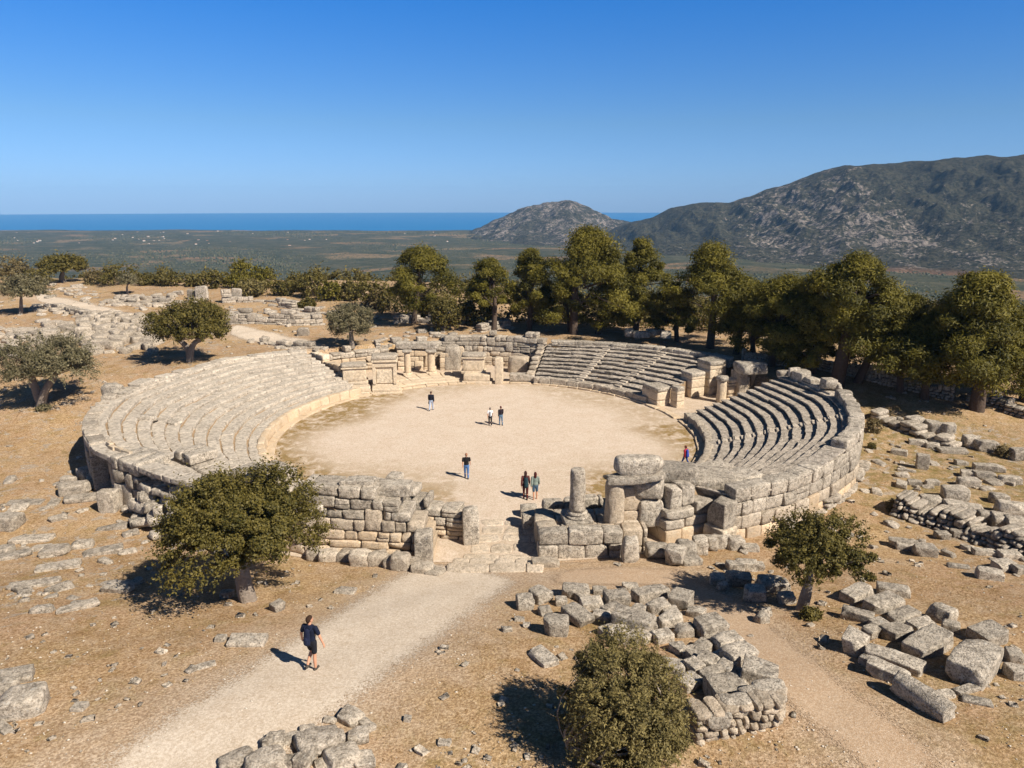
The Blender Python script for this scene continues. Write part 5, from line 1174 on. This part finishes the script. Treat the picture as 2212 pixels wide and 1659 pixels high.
tree('oak_tree', 'big round dense evergreen oak standing left of the path before the front wall', 'tree', (537, 1296), (338, 684, 1030, 1226), 'oak', 'bark', 112000, .125, .07, 1, .30, 1, 170, .17, nl=26, bottom=-.62, lop=.34, fork=.5)
tree('olive_bush', 'large loose round olive bush at the bottom centre of the picture', 'bush', (1335, 1648), (1196, 1504, 1408, 1650), 'olivebush', 'bark', 96000, .10, .034, 2, .13, 4, 190, .15, dy=.4, nl=34, lop=.2, bottom=-.9)
tree('oak_tree', 'small leaning dark oak beside the right hand earth track', 'tree', (1730, 1316), (1650, 1876, 1112, 1262), 'oak', 'bark', 46000, .11, .062, 3, .22, 1, 100, .19, nl=26, lop=.42, bottom=-.55)
tree('olive_tree', 'grey green olive tree at the left border with a forked trunk', 'tree', (92, 880), (0, 206, 726, 836), 'olive', 'bark', 40000, .17, .085, 4, .30, 2, 90, .20, nl=16, lop=.3, bottom=-.6)
tree('oak_tree', 'round dark green oak with a double trunk behind the pale seat bank', 'tree', (410, 780), (316, 506, 640, 762), 'oak', 'bark', 36000, .19, .12, 5, .30, 2, 80, .21, nl=14, lop=.3, bottom=-.5)
tree('olive_tree', 'small grey olive tree behind the pedestals near the upper path', 'tree', (760, 749), (700, 812, 655, 733), 'olive', 'bark', 22000, .19, .09, 6, .26, 1, 70, .23, lop=.15, bottom=-.8)
tree('olive_tree', 'thin curved olive tree at the far left of the hilltop', 'tree', (44, 678), (-5, 106, 588, 660), 'olive', 'bark', 12000, .28, .14, 7, .24, 1, 45, .26, lop=.35)
tree('oak_tree', 'dark broad oak silhouetted on the hill edge at the far left', 'tree', (137, 609), (85, 186, 549, 600), 'oak', 'bark', 14000, .34, .22, 8, .45, 1, 60, .25, lop=.15)
tree('olive_tree', 'tiny thin olive tree standing above the hilltop wall', 'tree', (276, 636), (250, 304, 590, 622), 'olive', 'bark', 3500, .28, .14, 9, .15, 1, 30, .28)
tree('shrub', 'broad grey green shrub right of the isolated pine', 'shrub', (958, 714), (916, 1006, 640, 716), 'shrub', 'bark', 9000, .26, .15, 10, .2, 2, 45, .25, bottom=-.9)
# pines
def pine(label, base, box, nleaf, seed, r0=.35, ncl=48, dens=1., dy=0., yr=None, lean=0.):
    p = P(*base); rs = R0(seed); c, rx, rz = box_crown(*box, p.y + dy); root = thing('pine_tree', label, 'tree', p, 'pines behind the theatre')
    ry = yr or rx * .9; cl = []; cr = []
    n = 0; ph = rs.uniform(0, 6.28, 3)
    while n < ncl:                                                  # pads of needles in uneven tiers
        t = rs.rand() ** .62; prof = (.52 + .62 * math.sin(math.pi * min(1, .18 + .80 * t)) ** 1.0 - .45 * t ** 3) * (1 + .22 * math.sin(5 * t + ph[0]))
        az = rs.uniform(0, 6.28); rr = prof * math.sqrt(rs.uniform(.12, 1)) * (1 + .22 * math.sin(3 * az + ph[1]) )
        cl.append([c.x + rx * 1.02 * rr * math.cos(az) + lean * (t - .5), c.y + ry * 1.02 * rr * math.sin(az), c.z + rz * (-.86 + 1.74 * t) - rz * .10 * rr]); n += 1
    cl = np.array(cl); mb = MB(); k = rs.randint(0, ncl, nleaf); ct = rs.rand(ncl); crr = .24 * rx * rs.uniform(.5, 1.5, ncl)
    d = rs.normal(size=(nleaf, 3)); d /= np.linalg.norm(d, axis=1)[:, None]; r = rs.rand(nleaf) ** .5 * np.where(rs.rand(nleaf) < .22, 1.4, 1.)
    q = cl[k] + d * (r * crr[k])[:, None] * np.array([1, 1, .68])
    o = (q - np.array([c.x, c.y, c.z - rz * .5])) / np.array([rx, ry, rz * 1.2])
    nr = d * .75 + o * .4 + rs.normal(size=(nleaf, 3)) * .65 + np.array([0, 0, .5])
    leaves(mb, q, nr, .36, .095, rs, np.clip(.55 * ct[k] + .45 * rs.rand(nleaf), 0, 1)); mb.build('crown', M['pine'], root)
    mb = MB(); top = Vector((c.x + lean * .3, c.y, c.z + rz * .55)); limb(mb, p + Vector((0, 0, -.2)), top, r0 * 1.1, r0 * .22, rs, .03, 9, 9)
    for q_ in cl[rs.permutation(ncl)[:16]]:
        s = rs.uniform(.3, .85); f = p + (top - p) * s
        if f.z > q_[2] + 1: f = p + (top - p) * max(.3, s - .25)
        limb(mb, f, q_, r0 * .25, r0 * .06, rs, .08, 4, 5)
    mb.build('trunk', M['pinebark'], root, smooth=True)
PN = [('isolated pine with a clear trunk left of the pine group', (894, 698), (836, 985, 533, 668), 9000, .33), ('slim pine at the left end of the pine group', (1066, 714), (1008, 1105, 553, 672), 7000, .3),
      ('pine second from the left end of the group, standing behind the tallest', (1142, 716), (1092, 1196, 530, 690), 8000, .34), ('tallest broad pine in the middle of the group', (1240, 722), (1172, 1376, 492, 690), 20000, .48),
      ('low bright pine crown in front of the tallest pine', (1228, 716), (1180, 1262, 610, 700), 4500, .22), ('grey twiggy pine to the right of the tallest one', (1372, 722), (1325, 1442, 514, 690), 9000, .36),
      ('pine with a leaning pale trunk under the tallest crown', (1290, 722), (1262, 1385, 600, 712), 7000, .3), ('small conical pine in the gap between the two pine groups', (1462, 738), (1412, 1498, 604, 726), 7000, .26),
      ('tall dark pine right of the gap', (1535, 752), (1448, 1622, 528, 712), 14000, .42), ('half hidden pine between the tall dark one and the spreading one', (1590, 765), (1545, 1662, 596, 735), 8000, .32),
      ('spreading olive toned pine behind the passage', (1665, 790), (1600, 1795, 596, 775), 15000, .36), ('tall pine with a thick dark trunk behind the right seat bank', (1806, 832), (1752, 1938, 548, 752), 18000, .58),
      ('dark shaded pine behind the thick trunk', (1850, 826), (1830, 1985, 628, 790), 11000, .34), ('low pine left of the biggest right pine', (1998, 862), (1905, 2085, 690, 830), 10000, .32),
      ('biggest rounded pine at the right border', (2112, 886), (1998, 2222, 582, 850), 24000, .55), ('pine cut by the right border with drooping boughs', (2215, 868), (2140, 2330, 640, 845), 12000, .4),
      ('background pine filling the gap left of the spreading one', (1628, 772), (1562, 1700, 628, 762), 7000, .28), ('background pine between the spreading one and the thick trunk', (1757, 806), (1700, 1822, 640, 790), 7000, .28), ('background pine left of the biggest right pine, half in shade', (1945, 846), (1890, 2040, 634, 822), 8000, .3),
      ('thin pine between the spreading one and the passage columns', (1705, 795), (1675, 1760, 640, 780), 6000, .2)]
for i, (lab, b, bx, nlf, r0) in enumerate(PN): pine(lab, b, bx, int(nlf * 3.4), 40 + i, r0, 105 if nlf > 9000 else 66)
# shrubs along the hill edge
SH = [(-10, 62, 548, 614, 'scrub'), (55, 112, 578, 614, 'shrub'), (180, 232, 584, 614, 'scrub'), (214, 300, 571, 614, 'oak'), (296, 345, 592, 616, 'shrub'), (334, 398, 586, 616, 'shrub'), (394, 442, 592, 618, 'shrub'), (430, 492, 584, 622, 'oak'),
      (484, 546, 588, 622, 'pine'), (503, 545, 560, 606, 'pine'), (540, 596, 575, 622, 'pine'), (505, 586, 602, 640, 'olivebush'), (588, 640, 606, 638, 'oak'), (615, 668, 590, 630, 'shrub'), (640, 712, 584, 640, 'oak'), (690, 742, 610, 648, 'pine'), (736, 772, 605, 650, 'shrub'),
      (752, 838, 598, 664, 'oak'), (798, 846, 622, 668, 'scrub'), (646, 682, 646, 664, 'oak'), (985, 1035, 650, 700, 'shrub'), (1030, 1070, 640, 700, 'oak')]
nm_ = {'scrub': 'dry brownish shrub', 'shrub': 'yellow green shrub', 'oak': 'dark green shrub', 'pine': 'bright green bush', 'olivebush': 'grey olive shrub'}
wh_ = ['at the left border of the hill edge', 'in front of the dark broad oak', 'right of the dark broad oak', 'with a double top left of the tiny olive', 'between two bigger shrubs over the hilltop wall', 'above the left end of the hilltop wall', 'low above the round oak', 'behind the round oak crown', 'behind the upright slabs', 'pointed like a small cone on the hill edge', 'rounded right of the pointed one', 'over the broken wall', 'beside the hilltop wall end', 'standing on the slope beyond the wall', 'widest right of the cone shaped one', 'low beyond the upper ruined wall', 'above the small olive tree', 'large left of the isolated pine', 'at the foot of the large one left of the isolated pine', 'alone in front of the upper ruined wall', 'under the slim left pine', 'between the isolated pine and the slim pine']
def shrub(label, px0, px1, py0, py1, mat, seed, group, n=2600, L=.34, Wd=.2, Y=None):
    b = P((px0 + px1) / 2, py1)
    if Y: b = Vector(Y)
    root = thing('shrub', label, 'shrub', b, group); c, rx, rz = box_crown(px0, px1, py0, py1 + 4, b.y)
    mb = MB(); cl = crown(mb, c, (rx * .84, rx * .8, rz * .86), 34, n, L, Wd, seed, .28, .8, -.95, .3, .5, .3); mb.build('foliage', M[mat], root)
    mb = MB(); rs = R0(seed)
    for q in cl[:6]: limb(mb, b + Vector((0, 0, -.1)), q, .07, .02, rs, .1, 4, 5)
    mb.build('stem', M['bark'], root, smooth=True)
for i, (a, b, c_, d, mt) in enumerate(SH): shrub(nm_[mt] + ' ' + wh_[i], a - 3, b + 3, c_ - 3, d, mt, 200 + i, 'shrubs on the hill edge')
# thicket beyond the pines on the falling slope: a low wood that reads as one mass
mb = MB(); rs = R0(300)
for k in range(150):
    x = rs.uniform(-18, 62); y = 90 + rs.uniform(0, 26) - .42 * max(0, x - 8); z = hz(x, y); r = rs.uniform(1.3, 3.1)
    crown(mb, (x, y, z + r * .55), (r, r, r * .75), 10, 420, .42, .24, 301 + k, .4, .8, -.8, .2, .5, .3)
for k in range(46):
    x = rs.uniform(-112, -14); y = 124 - .16 * max(x, -60) + rs.uniform(-1, 13); z = hz(x, y); r = rs.uniform(.9, 2.0)
    crown(mb, (x, y, z + r * .55), (r, r, r * .75), 10, 330, .5, .3, 601 + k, .4, .8, -.8, .2, .5, .3)
o = struct(mb.build('thicket', M['shrub']), 'stuff'); o['label'] = 'dense low thicket on the slopes beyond the pines and the hilltop'
for i, (fr, x, y, w_, h_, mt, lab) in enumerate((('7', 1280, 430, 110, 90, 'scrub', 'dead brown shrub against the curved wall on the right slope'), ('7', 2090, 590, 130, 70, 'scrub', 'dry shrub among the rubble at the right border'), ('7', 1265, 560, 50, 36, 'shrub', 'small green cushion plant beside the curved outer wall'), ('7', 1400, 930, 110, 70, 'scrub', 'brown dead shrub at the left end of the pebble wall'), ('R', 400, 505, 170, 70, 'oak', 'low green sprouts at the foot of the leaning small oak'), ('4', 270, 235, 100, 40, 'olive', 'grey tuft at the foot of the left olive tree'))):
    ox, oy, k = FR[fr]; shrub(lab, ox + (x - w_ / 2) * k, ox + (x + w_ / 2) * k, oy + (y - h_ / 2) * k, oy + (y + h_ / 2) * k, mt, 500 + i, 'small shrubs among the stones', 1600, .16, .07)
# ------------------------------------------------------------------ far houses of the plain
def far_houses():
    mw = mat_simple('whitewash', (.50, .46, .41), .8, .5, .1); mr = mat_simple('terracotta', (.40, .19, .11), .9, .5, .2); r_ = random.Random(3); var = []
    for k in range(4):
        a, b, h = r_.uniform(5, 9), r_.uniform(3.5, 5), r_.uniform(3.5, 6.5); me = bpy.data.meshes.new('village_house')
        v = [(-a, -b, -2), (a, -b, -2), (a, b, -2), (-a, b, -2), (-a, -b, h), (a, -b, h), (a, b, h), (-a, b, h), (-a - .4, -b - .4, h), (a + .4, -b - .4, h), (a + .4, b + .4, h), (-a - .4, b + .4, h), (-a, 0, h + 2), (a, 0, h + 2)]
        me.from_pydata(v, [], [(0, 1, 5, 4), (1, 2, 6, 5), (2, 3, 7, 6), (3, 0, 4, 7), (8, 9, 13, 12), (10, 11, 12, 13), (9, 10, 13), (11, 8, 12)])
        me.materials.append(mw); me.materials.append(mr)
        for i, p_ in enumerate(me.polygons): p_.material_index = 1 if i in (4, 5) else 0
        var.append(me)
    for k in range(44):
        px = r_.choice((r_.gauss(60, 50), r_.gauss(260, 70), r_.gauss(380, 60), r_.uniform(0, 980), r_.uniform(0, 980), r_.uniform(0, 900))); py = r_.choice((r_.uniform(501, 508), r_.gauss(522, 3), r_.uniform(503, 535)))
        x, y, z = un(px, max(py, 500), PLZ + 2.5)
        if y > 2560 or y < 700: continue
        o = bpy.data.objects.new('village_house', var[k % 4]); COL.objects.link(o); o.location = (x, y, PLZ + 5.); o.rotation_euler.z = r_.uniform(-.6, .6); sc_ = r_.uniform(.2, .4); o.scale = (sc_ * 1.3, sc_, sc_)
        tag(o, 'tiny white house with a terracotta roof far out on the coastal plain', 'house', 'houses on the coastal plain')
far_houses()
# ------------------------------------------------------------------ people
DG = bpy.context.evaluated_depsgraph_get
def caps(mb, p0, p1, r0, r1, fx=1., fy=1., ns=14):
    """closed tapered capsule; fx, fy squash its section across x and y"""
    p0, p1 = np.array(p0, float), np.array(p1, float); d = p1 - p0; L = np.linalg.norm(d); d = d / L if L > 1e-6 else np.array([0, 0, 1.])
    a = np.cross(d, [0, 1, 0] if abs(d[1]) < .9 else [1, 0, 0]); a /= np.linalg.norm(a); b = np.cross(d, a); rings = []
    for t in np.linspace(-math.pi / 2 * .92, 0, 4): rings.append((p0 + d * r0 * math.sin(t), r0 * math.cos(t)))
    for t in np.linspace(0, math.pi / 2 * .92, 4): rings.append((p1 + d * r1 * math.sin(t), r1 * math.cos(t)))
    V = []; th = np.linspace(0, 2 * math.pi, ns + 1)[:-1]
    for c, r in rings:
        for t in th:
            q = (a * math.cos(t) + b * math.sin(t)) * r; V.append(c + q * np.array([fx, fy, 1]))
    n = len(rings); F = [[i * ns + k, i * ns + (k + 1) % ns, (i + 1) * ns + (k + 1) % ns, (i + 1) * ns + k] for i in range(n - 1) for k in range(ns)]
    V += [rings[0][0] - d * r0 * .05, rings[-1][0] + d * r1 * .05]; T = [[(k + 1) % ns, k, n * ns] for k in range(ns)] + [[(n - 1) * ns + k, (n - 1) * ns + (k + 1) % ns, n * ns + 1] for k in range(ns)]
    mb.add(np.array(V), [np.array(F), np.array(T)])
def fuse(mb, voxel, name, mat, sm=3):
    """voxel-fuse the overlapping shapes into one continuous skin"""
    o = bpy.data.objects.new('tmp', mb.mesh('tmp', None)); COL.objects.link(o)
    r = o.modifiers.new('r', 'REMESH'); r.mode = 'VOXEL'; r.voxel_size = voxel
    s = o.modifiers.new('s', 'SMOOTH'); s.factor = .5; s.iterations = sm
    dg = DG(); dg.update(); me = bpy.data.meshes.new_from_object(o.evaluated_get(dg)); me.name = name
    bpy.data.objects.remove(o); me.materials.clear(); me.materials.append(mat)
    me.polygons.foreach_set('use_smooth', np.ones(len(me.polygons), bool)); return me
SKIN = mat_simple('skin', (.52, .27, .17), .6, 20, .08, .05)
def cloth(c): return mat_simple('cloth', c, .9, 60., .2, .4, .01)
def person(label, foot, ytop, face, top, legs, hair, shoe=(.05, .045, .04), sleeve=.5, leglen=1., L=(.25, .1), Rr=(-.2, .35), armL=(-.25, .2), armR=(.3, .25), armout=.16, fem=False, longhair=False, fine=.011, turn=0., skirt=False, loose=1.):
    p = P(*foot) if isinstance(foot, tuple) else foot
    Hh = solve_h(p, ytop); k = Hh / 1.75; root = thing('person', label, 'person', p); root.rotation_euler.z = math.radians(face)
    A = lambda *v: np.array(v, float)
    J = {}
    for s, nm, (sw, kn) in ((-1, 'L', L), (1, 'R', Rr)):
        h = A(s * .095, 0, .92); kne = h + A(s * .005, math.sin(sw), -math.cos(sw)) * .43; an = kne + A(0, math.sin(sw - kn), -math.cos(sw - kn)) * .42; J['h' + nm], J['k' + nm], J['a' + nm] = h, kne, an
    dz = .085 - min(J['aL'][2], J['aR'][2])
    for q in J: J[q] = J[q] + A(0, 0, dz)
    Z = lambda z: z + dz
    sh = .175 if fem else .195
    for s, nm, (sw, el) in ((-1, 'L', armL), (1, 'R', armR)):
        a0 = A(s * sh, 0, Z(1.42)); a1 = a0 + A(s * armout, math.sin(sw), -math.cos(sw)) * .285; a2 = a1 + A(s * (armout * .75 - .07), math.sin(sw + el), -math.cos(sw + el)) * .25; J['s' + nm], J['e' + nm], J['w' + nm] = a0, a1, a2
    c_, s_ = math.cos(turn), math.sin(turn); hd = lambda x, y, z: A(x * c_ - y * s_, x * s_ + y * c_ + .015, Z(z))
    mb = MB(); w = .9 if fem else 1.
    caps(mb, (0, 0, Z(.95)), (0, 0, Z(1.12)), .155, .128 * w, 1, .70); caps(mb, (0, 0, Z(1.12)), (0, 0, Z(1.34)), .128 * w, .165 * w, 1, .66)
    caps(mb, (-sh * .8, 0, Z(1.42)), (sh * .8, 0, Z(1.42)), .058, .058); caps(mb, (0, 0, Z(1.40)), (0, .01, Z(1.56)), .062 * w, .05)
    caps(mb, hd(0, -.012, 1.635), hd(0, .018, 1.665), .082, .088, .92, 1.05); caps(mb, hd(0, .035, 1.575), hd(0, .05, 1.60), .05, .055)       # skull and jaw
    caps(mb, hd(0, .105, 1.628), hd(0, .118, 1.612), .011, .014); caps(mb, hd(0, .10, 1.655), hd(0, .105, 1.64), .012, .012)                    # nose
    for s in (-1, 1): caps(mb, hd(s * .082, .01, 1.62), hd(s * .086, .004, 1.655), .014, .017, .7, 1)                                           # ears
    for nm in 'LR':
        sg = -1 if nm == 'L' else 1
        caps(mb, J['h' + nm], J['k' + nm], .088, .056); caps(mb, J['k' + nm], J['k' + nm] * .65 + J['a' + nm] * .35 + A(0, -.012, 0), .054, .056); caps(mb, J['k' + nm] * .65 + J['a' + nm] * .35 + A(0, -.012, 0), J['a' + nm], .055, .036)
        caps(mb, J['a' + nm] + A(0, -.04, -.045), J['a' + nm] + A(0, .13, -.055), .036, .03)
        caps(mb, J['s' + nm], J['e' + nm], .052 * w, .041 * w); caps(mb, J['e' + nm], J['w' + nm], .041 * w, .028)
        d = J['w' + nm] - J['e' + nm]; d /= np.linalg.norm(d); fw = np.cross(d, A(1, 0, 0)); fw /= np.linalg.norm(fw); fw = -fw if fw[1] < 0 else fw; inn = A(-sg, 0, 0)
        pm = J['w' + nm] + d * .075; caps(mb, J['w' + nm] + d * .015, pm, .030, .036, .62, 1)
        for fi, (o_, ln) in enumerate(((.030, .072), (.010, .080), (-.010, .075), (-.028, .058))):                                               # four fingers, gently curled
            b0 = pm + fw * o_ + d * .012; b1 = b0 + d * ln * .55 + inn * .010 + fw * o_ * .15; b2 = b1 + d * ln * .42 + inn * .026; caps(mb, b0, b1, .0095, .0088, ns=8); caps(mb, b1, b2, .0088, .0075, ns=8)
        t0_ = J['w' + nm] + d * .035 + fw * .026; t1_ = t0_ + d * .03 + fw * .026 + inn * .012; caps(mb, t0_, t1_, .012, .0105, ns=8); caps(mb, t1_, t1_ + d * .032 + fw * .004 + inn * .008, .0105, .008, ns=8)  # thumb
    def put_(nm, mb_, vox, mat, sm=3):
        o = bpy.data.objects.new(nm, fuse(mb_, vox, nm, mat, sm)); COL.objects.link(o); o.parent = root; o.scale = (k, k, k); return o
    body = put_('body', mb, fine, SKIN, 2)
    mb = MB(); g = .014 * loose
    caps(mb, (0, 0, Z(1.03 if not skirt else .93)), (0, 0, Z(1.13)), .150 + g, .140 * w + g, 1, .72); caps(mb, (0, 0, Z(1.13)), (0, 0, Z(1.34)), .140 * w + g, .168 * w + g, 1, .68); caps(mb, (-sh * .8, 0, Z(1.415)), (sh * .8, 0, Z(1.415)), .060 + g * .6, .060 + g * .6)
    for nm in 'LR':
        if sleeve > .95: caps(mb, J['s' + nm], J['e' + nm], .056 + g, .046 + g); caps(mb, J['e' + nm], J['e' + nm] * .08 + J['w' + nm] * .92, .046 + g, .034 + g)
        else: caps(mb, J['s' + nm], J['s' + nm] * (1 - sleeve) + J['e' + nm] * sleeve, .058 + g, .056 + g)
    put_('top', mb, .013, cloth(top))
    mb = MB(); caps(mb, (0, 0, Z(.90)), (0, 0, Z(.98)), .158, .155, 1, .74)
    for nm in 'LR':
        caps(mb, J['h' + nm], J['h' + nm] * (1 - min(leglen, .5) * 2 * .98) + J['k' + nm] * min(leglen, .5) * 2 * .98, .098, .082 if leglen < .6 else .072)
        if leglen > .6: caps(mb, J['k' + nm], J['k' + nm] * .1 + J['a' + nm] * .9, .070, .058)
    put_('skirt' if skirt else 'trousers' if leglen > .6 else 'shorts', mb, .013, cloth(legs))
    for nm in 'LR':
        mb = MB(); caps(mb, J['a' + nm] + A(0, -.045, -.045), J['a' + nm] + A(0, .15, -.055), .043, .037); caps(mb, J['a' + nm] + A(0, 0, -.03), J['a' + nm] + A(0, 0, .0), .043, .042); put_('shoe', mb, .012, cloth(shoe))
    mb = MB(); caps(mb, hd(0, -.028, 1.665), hd(0, .006, 1.695), .094, .088, .96, 1.05); caps(mb, hd(0, -.05, 1.61), hd(0, -.045, 1.65), .062, .075)
    if longhair: caps(mb, hd(0, -.06, 1.66), hd(0, -.085, 1.46), .085, .075, 1.1, .75)
    put_('hair', mb, .012, cloth(hair))
    mb = MB()
    for s in (-1, 1): caps(mb, hd(s * .032, .088, 1.648), hd(s * .032, .09, 1.648001), .012, .012, ns=8)
    caps(mb, hd(-.02, .098, 1.588), hd(.02, .098, 1.588), .007, .007, ns=8); eo = bpy.data.objects.new('face', mb.mesh('face', cloth((.06, .025, .02)))); COL.objects.link(eo); eo.parent = root; eo.scale = (k, k, k)
    return root, k, J, Z
def backpack(label, who, col, w=.15, z0=1.0, z1=1.36, off=0.):
    root, k, J, Z = who; mb = MB(); caps(mb, (off, -.185, Z(z0)), (off, -.165, Z(z1)), w * .95, w * .78, 1, .62); caps(mb, (off, -.255, Z(z0 + .02)), (off, -.25, Z(z0 + .12)), w * .62, w * .6, 1, .5)
    for s in (-1, 1): caps(mb, (off + s * .10, -.13, Z(1.40)), (off + s * .10, .02, Z(1.485)), .02, .02); caps(mb, (off + s * .10, .02, Z(1.485)), (off + s * .11, .125, Z(1.36)), .02, .018); caps(mb, (off + s * .11, .125, Z(1.36)), (off + s * .15, .05, Z(1.1)), .016, .014)
    o = bpy.data.objects.new('backpack', fuse(mb, .013, 'backpack', cloth(col))); COL.objects.link(o); o.location = root.location; o.rotation_euler = root.rotation_euler; o.scale = (k, k, k)
    return tag(o, label, 'backpack')
who = person('person in navy T-shirt and shorts walking up the pale path', (676, 1446), 1333, -18, (.006, .010, .026), (.010, .011, .016), (.035, .018, .010), (.06, .05, .04), .6, .37, (.34, 1.0), (.0, .0), (.05, .35), (.05, .15), armout=.42, fine=.008, turn=-.5, loose=.8)
backpack('dark navy backpack on the back of the walker on the path', who, (.008, .012, .034), .12)
person('person in black T-shirt and blue jeans walking alone across the round floor', (1008, 1034), 980, 5, (.010, .009, .010), (.07, .15, .33), (.25, .12, .07), sleeve=.6, L=(.12, .05), Rr=(-.14, .12), loose=1.5)
who = person('person in white top and black trousers, left one of the far pair', (1059, 920), 881, 8, (.72, .70, .70), (.012, .012, .014), (.12, .10, .09), (.5, .45, .42), .6, 1., (.15, .05), (-.15, .2))
backpack('small grey bag on the back of the person in white', who, (.30, .32, .35), .09)
person('person in dark top and faded jeans, right one of the far pair', (1082, 919), 878, 25, (.018, .012, .016), (.09, .15, .22), (.10, .03, .02), sleeve=1., L=(.1, .05), Rr=(-.1, .1))
who = person('person in black jacket and pale blue jeans walking near the stage', (932, 887), 846, -10, (.012, .013, .022), (.36, .42, .54), (.05, .02, .015), sleeve=1., L=(-.2, .3), Rr=(.22, .05), armL=(.15, .3), armR=(-.2, .25), loose=1.4)
mb = MB(); root, k, J, Z = who; q = J['wL']; caps(mb, q + np.array([-.02, 0, -.15]), q + np.array([-.02, 0, -.30]), .06, .07, .6, 1); o = bpy.data.objects.new('hand_bag', fuse(mb, .012, 'hand_bag', cloth((.02, .015, .015)))); COL.objects.link(o)
o.location = root.location; o.rotation_euler = root.rotation_euler; o.scale = (k, k, k); tag(o, 'small dark bag held by the person near the stage', 'bag')
who = person('person in maroon and teal top with dark red trousers near the entrance', (1135, 1079), 1019, 0, (.12, .035, .03), (.07, .012, .012), (.035, .012, .010), sleeve=1., fem=True, longhair=True, L=(.1, .05), Rr=(-.1, .08), loose=1.2)
backpack('dark teal backpack worn low near the entrance', who, (.012, .035, .045), .15, .92, 1.32, .03)
person('person in loose grey green shirt with bare legs near the entrance', (1156, 1079), 1021, 0, (.20, .24, .21), (.05, .09, .14), (.055, .008, .006), (.35, .2, .14), 1., .42, (-.08, .05), (.1, .05), fem=True, longhair=True, loose=1.9)
who = person('person in red top and blue trousers at the right edge of the round floor', (1479, 1007), 962, 50, (.30, .018, .025), (.03, .06, .20), (.10, .02, .015), sleeve=1., L=(.38, .05), Rr=(-.35, .3))
backpack('bright blue backpack on the person in the red top', who, (.03, .06, .32), .17, .95, 1.36)
# ------------------------------------------------------------------ loose pebbles and straw
def scatter():
    rs = R0(900); n = 16000
    y = 14 + 34 * rs.rand(n) ** 1.3; x = rs.uniform(-1, 1, n) * (y * .78 + 3); r = np.hypot(x - CX, y - CY); ro = rout(np.degrees(np.arctan2(y - CY, x - CX)))
    dn = np.sin(x * .9 + 1) * np.sin(y * .8) + .6 * np.sin(x * 2.1 + y * 1.7); kp = (r > ro + .3) & (dn + rs.normal(size=n) * .6 > .1); x, y = x[kp], y[kp]; n = len(x); z = hgt(x, y)
    s = .010 + .055 * rs.rand(n) ** 5; O_ = np.array([[1, 0, 0], [-.3, .9, 0], [-.7, -.7, 0], [.1, .1, .7], [.1, -.9, .1], [0, 0, -.5]])
    a = rs.uniform(0, 6.28, n); c_, s_ = np.cos(a), np.sin(a); V = np.stack([(O_[:, 0][None] * c_[:, None] - O_[:, 1][None] * s_[:, None]), (O_[:, 0][None] * s_[:, None] + O_[:, 1][None] * c_[:, None]) * .8, np.tile(O_[:, 2], (n, 1)) * .75], 2) * s[:, None, None] + np.stack([x, y, z + .01], 1)[:, None]
    F = np.array([[0, 1, 3], [1, 2, 3], [2, 4, 3], [4, 0, 3], [1, 0, 5], [2, 1, 5], [4, 2, 5], [0, 4, 5]])
    mb = MB(); mb.add(V.reshape(-1, 3), (np.arange(n)[:, None, None] * 6 + F[None]).reshape(-1, 3)); o = struct(mb.build('pebbles', M['pebble']), 'stuff'); o['label'] = 'pale pebbles strewn over the dry ground'
    n = 95000; y = 14 + 45 * rs.rand(n) ** 1.2; x = rs.uniform(-1, 1, n) * (y * .78 + 3); r = np.hypot(x - CX, y - CY); ro = rout(np.degrees(np.arctan2(y - CY, x - CX)))
    bad = dist_poly(x, y, mid_px('path')) < 2.9; bad |= dist_poly(x, y, mid_px('earth_track')) < 1.1; bad |= (np.hypot(x + .4, (y - 31) * .9) < 5)
    dn = np.sin(x * .5 + 2) * np.sin(y * .6) + .6 * np.sin(x * 1.3 - y * 1.1) + .6 * np.sin(x * 3.1 + 1) * np.sin(y * 3.7); kp = (r > ro + .25) & ~bad & (dn + rs.normal(size=n) * .35 > .1); x, y = x[kp], y[kp]; n = len(x); z = hgt(x, y)
    b = np.stack([x, y, z - .01], 1); a = rs.uniform(0, 6.28, n); h = rs.uniform(.03, .10, n); ln = rs.normal(size=(n, 2)) * .06; w = .014
    V = np.stack([b + np.stack([np.cos(a), np.sin(a), 0 * a], 1) * w, b - np.stack([np.cos(a), np.sin(a), 0 * a], 1) * w, b + np.stack([ln[:, 0], ln[:, 1], h], 1)], 1)
    t = rs.rand(n); mb = MB(); mb.add(V.reshape(-1, 3), np.arange(3 * n).reshape(-1, 3), np.repeat(np.stack([t, t, t], 1), 3, 0)); o = struct(mb.build('dry_grass', M['straw']), 'stuff'); o['label'] = 'short dry straw grass on the sunlit ground'
scatter()
# ------------------------------------------------------------------ the air
mb = MB(); V, F = TM[3]; mb.add((np.array([8800, 8800, 0]) * V) + np.array([0, 0, 0]) + np.stack([0 * V[:, 0], 0 * V[:, 0], np.where(V[:, 2] > 0, 1, 0) * 250. + np.where(V[:, 2] > 0, 0, -1) * 92.], 1) * 1.0, F)
m, nt, out = nodes('haze_air'); vol = N(nt, 'ShaderNodeVolumePrincipled'); vol.inputs['Density'].default_value = 8e-5; vol.inputs['Color'].default_value = (.34, .62, 1.0, 1); vol.inputs['Anisotropy'].default_value = -.15
nt.links.new(vol.outputs[0], out.inputs['Volume'])
v_ = np.array([[x, y, z] for z in (-92., 190.) for y in (-8800., 8800.) for x in (-8800., 8800.)])
mb = MB(); mb.add(v_, np.array([[0, 2, 3, 1], [4, 5, 7, 6], [0, 1, 5, 4], [2, 6, 7, 3], [0, 4, 6, 2], [1, 3, 7, 5]])); struct(mb.build('haze', m), 'stuff')['label'] = 'thin bluish summer haze over plain and mountains'
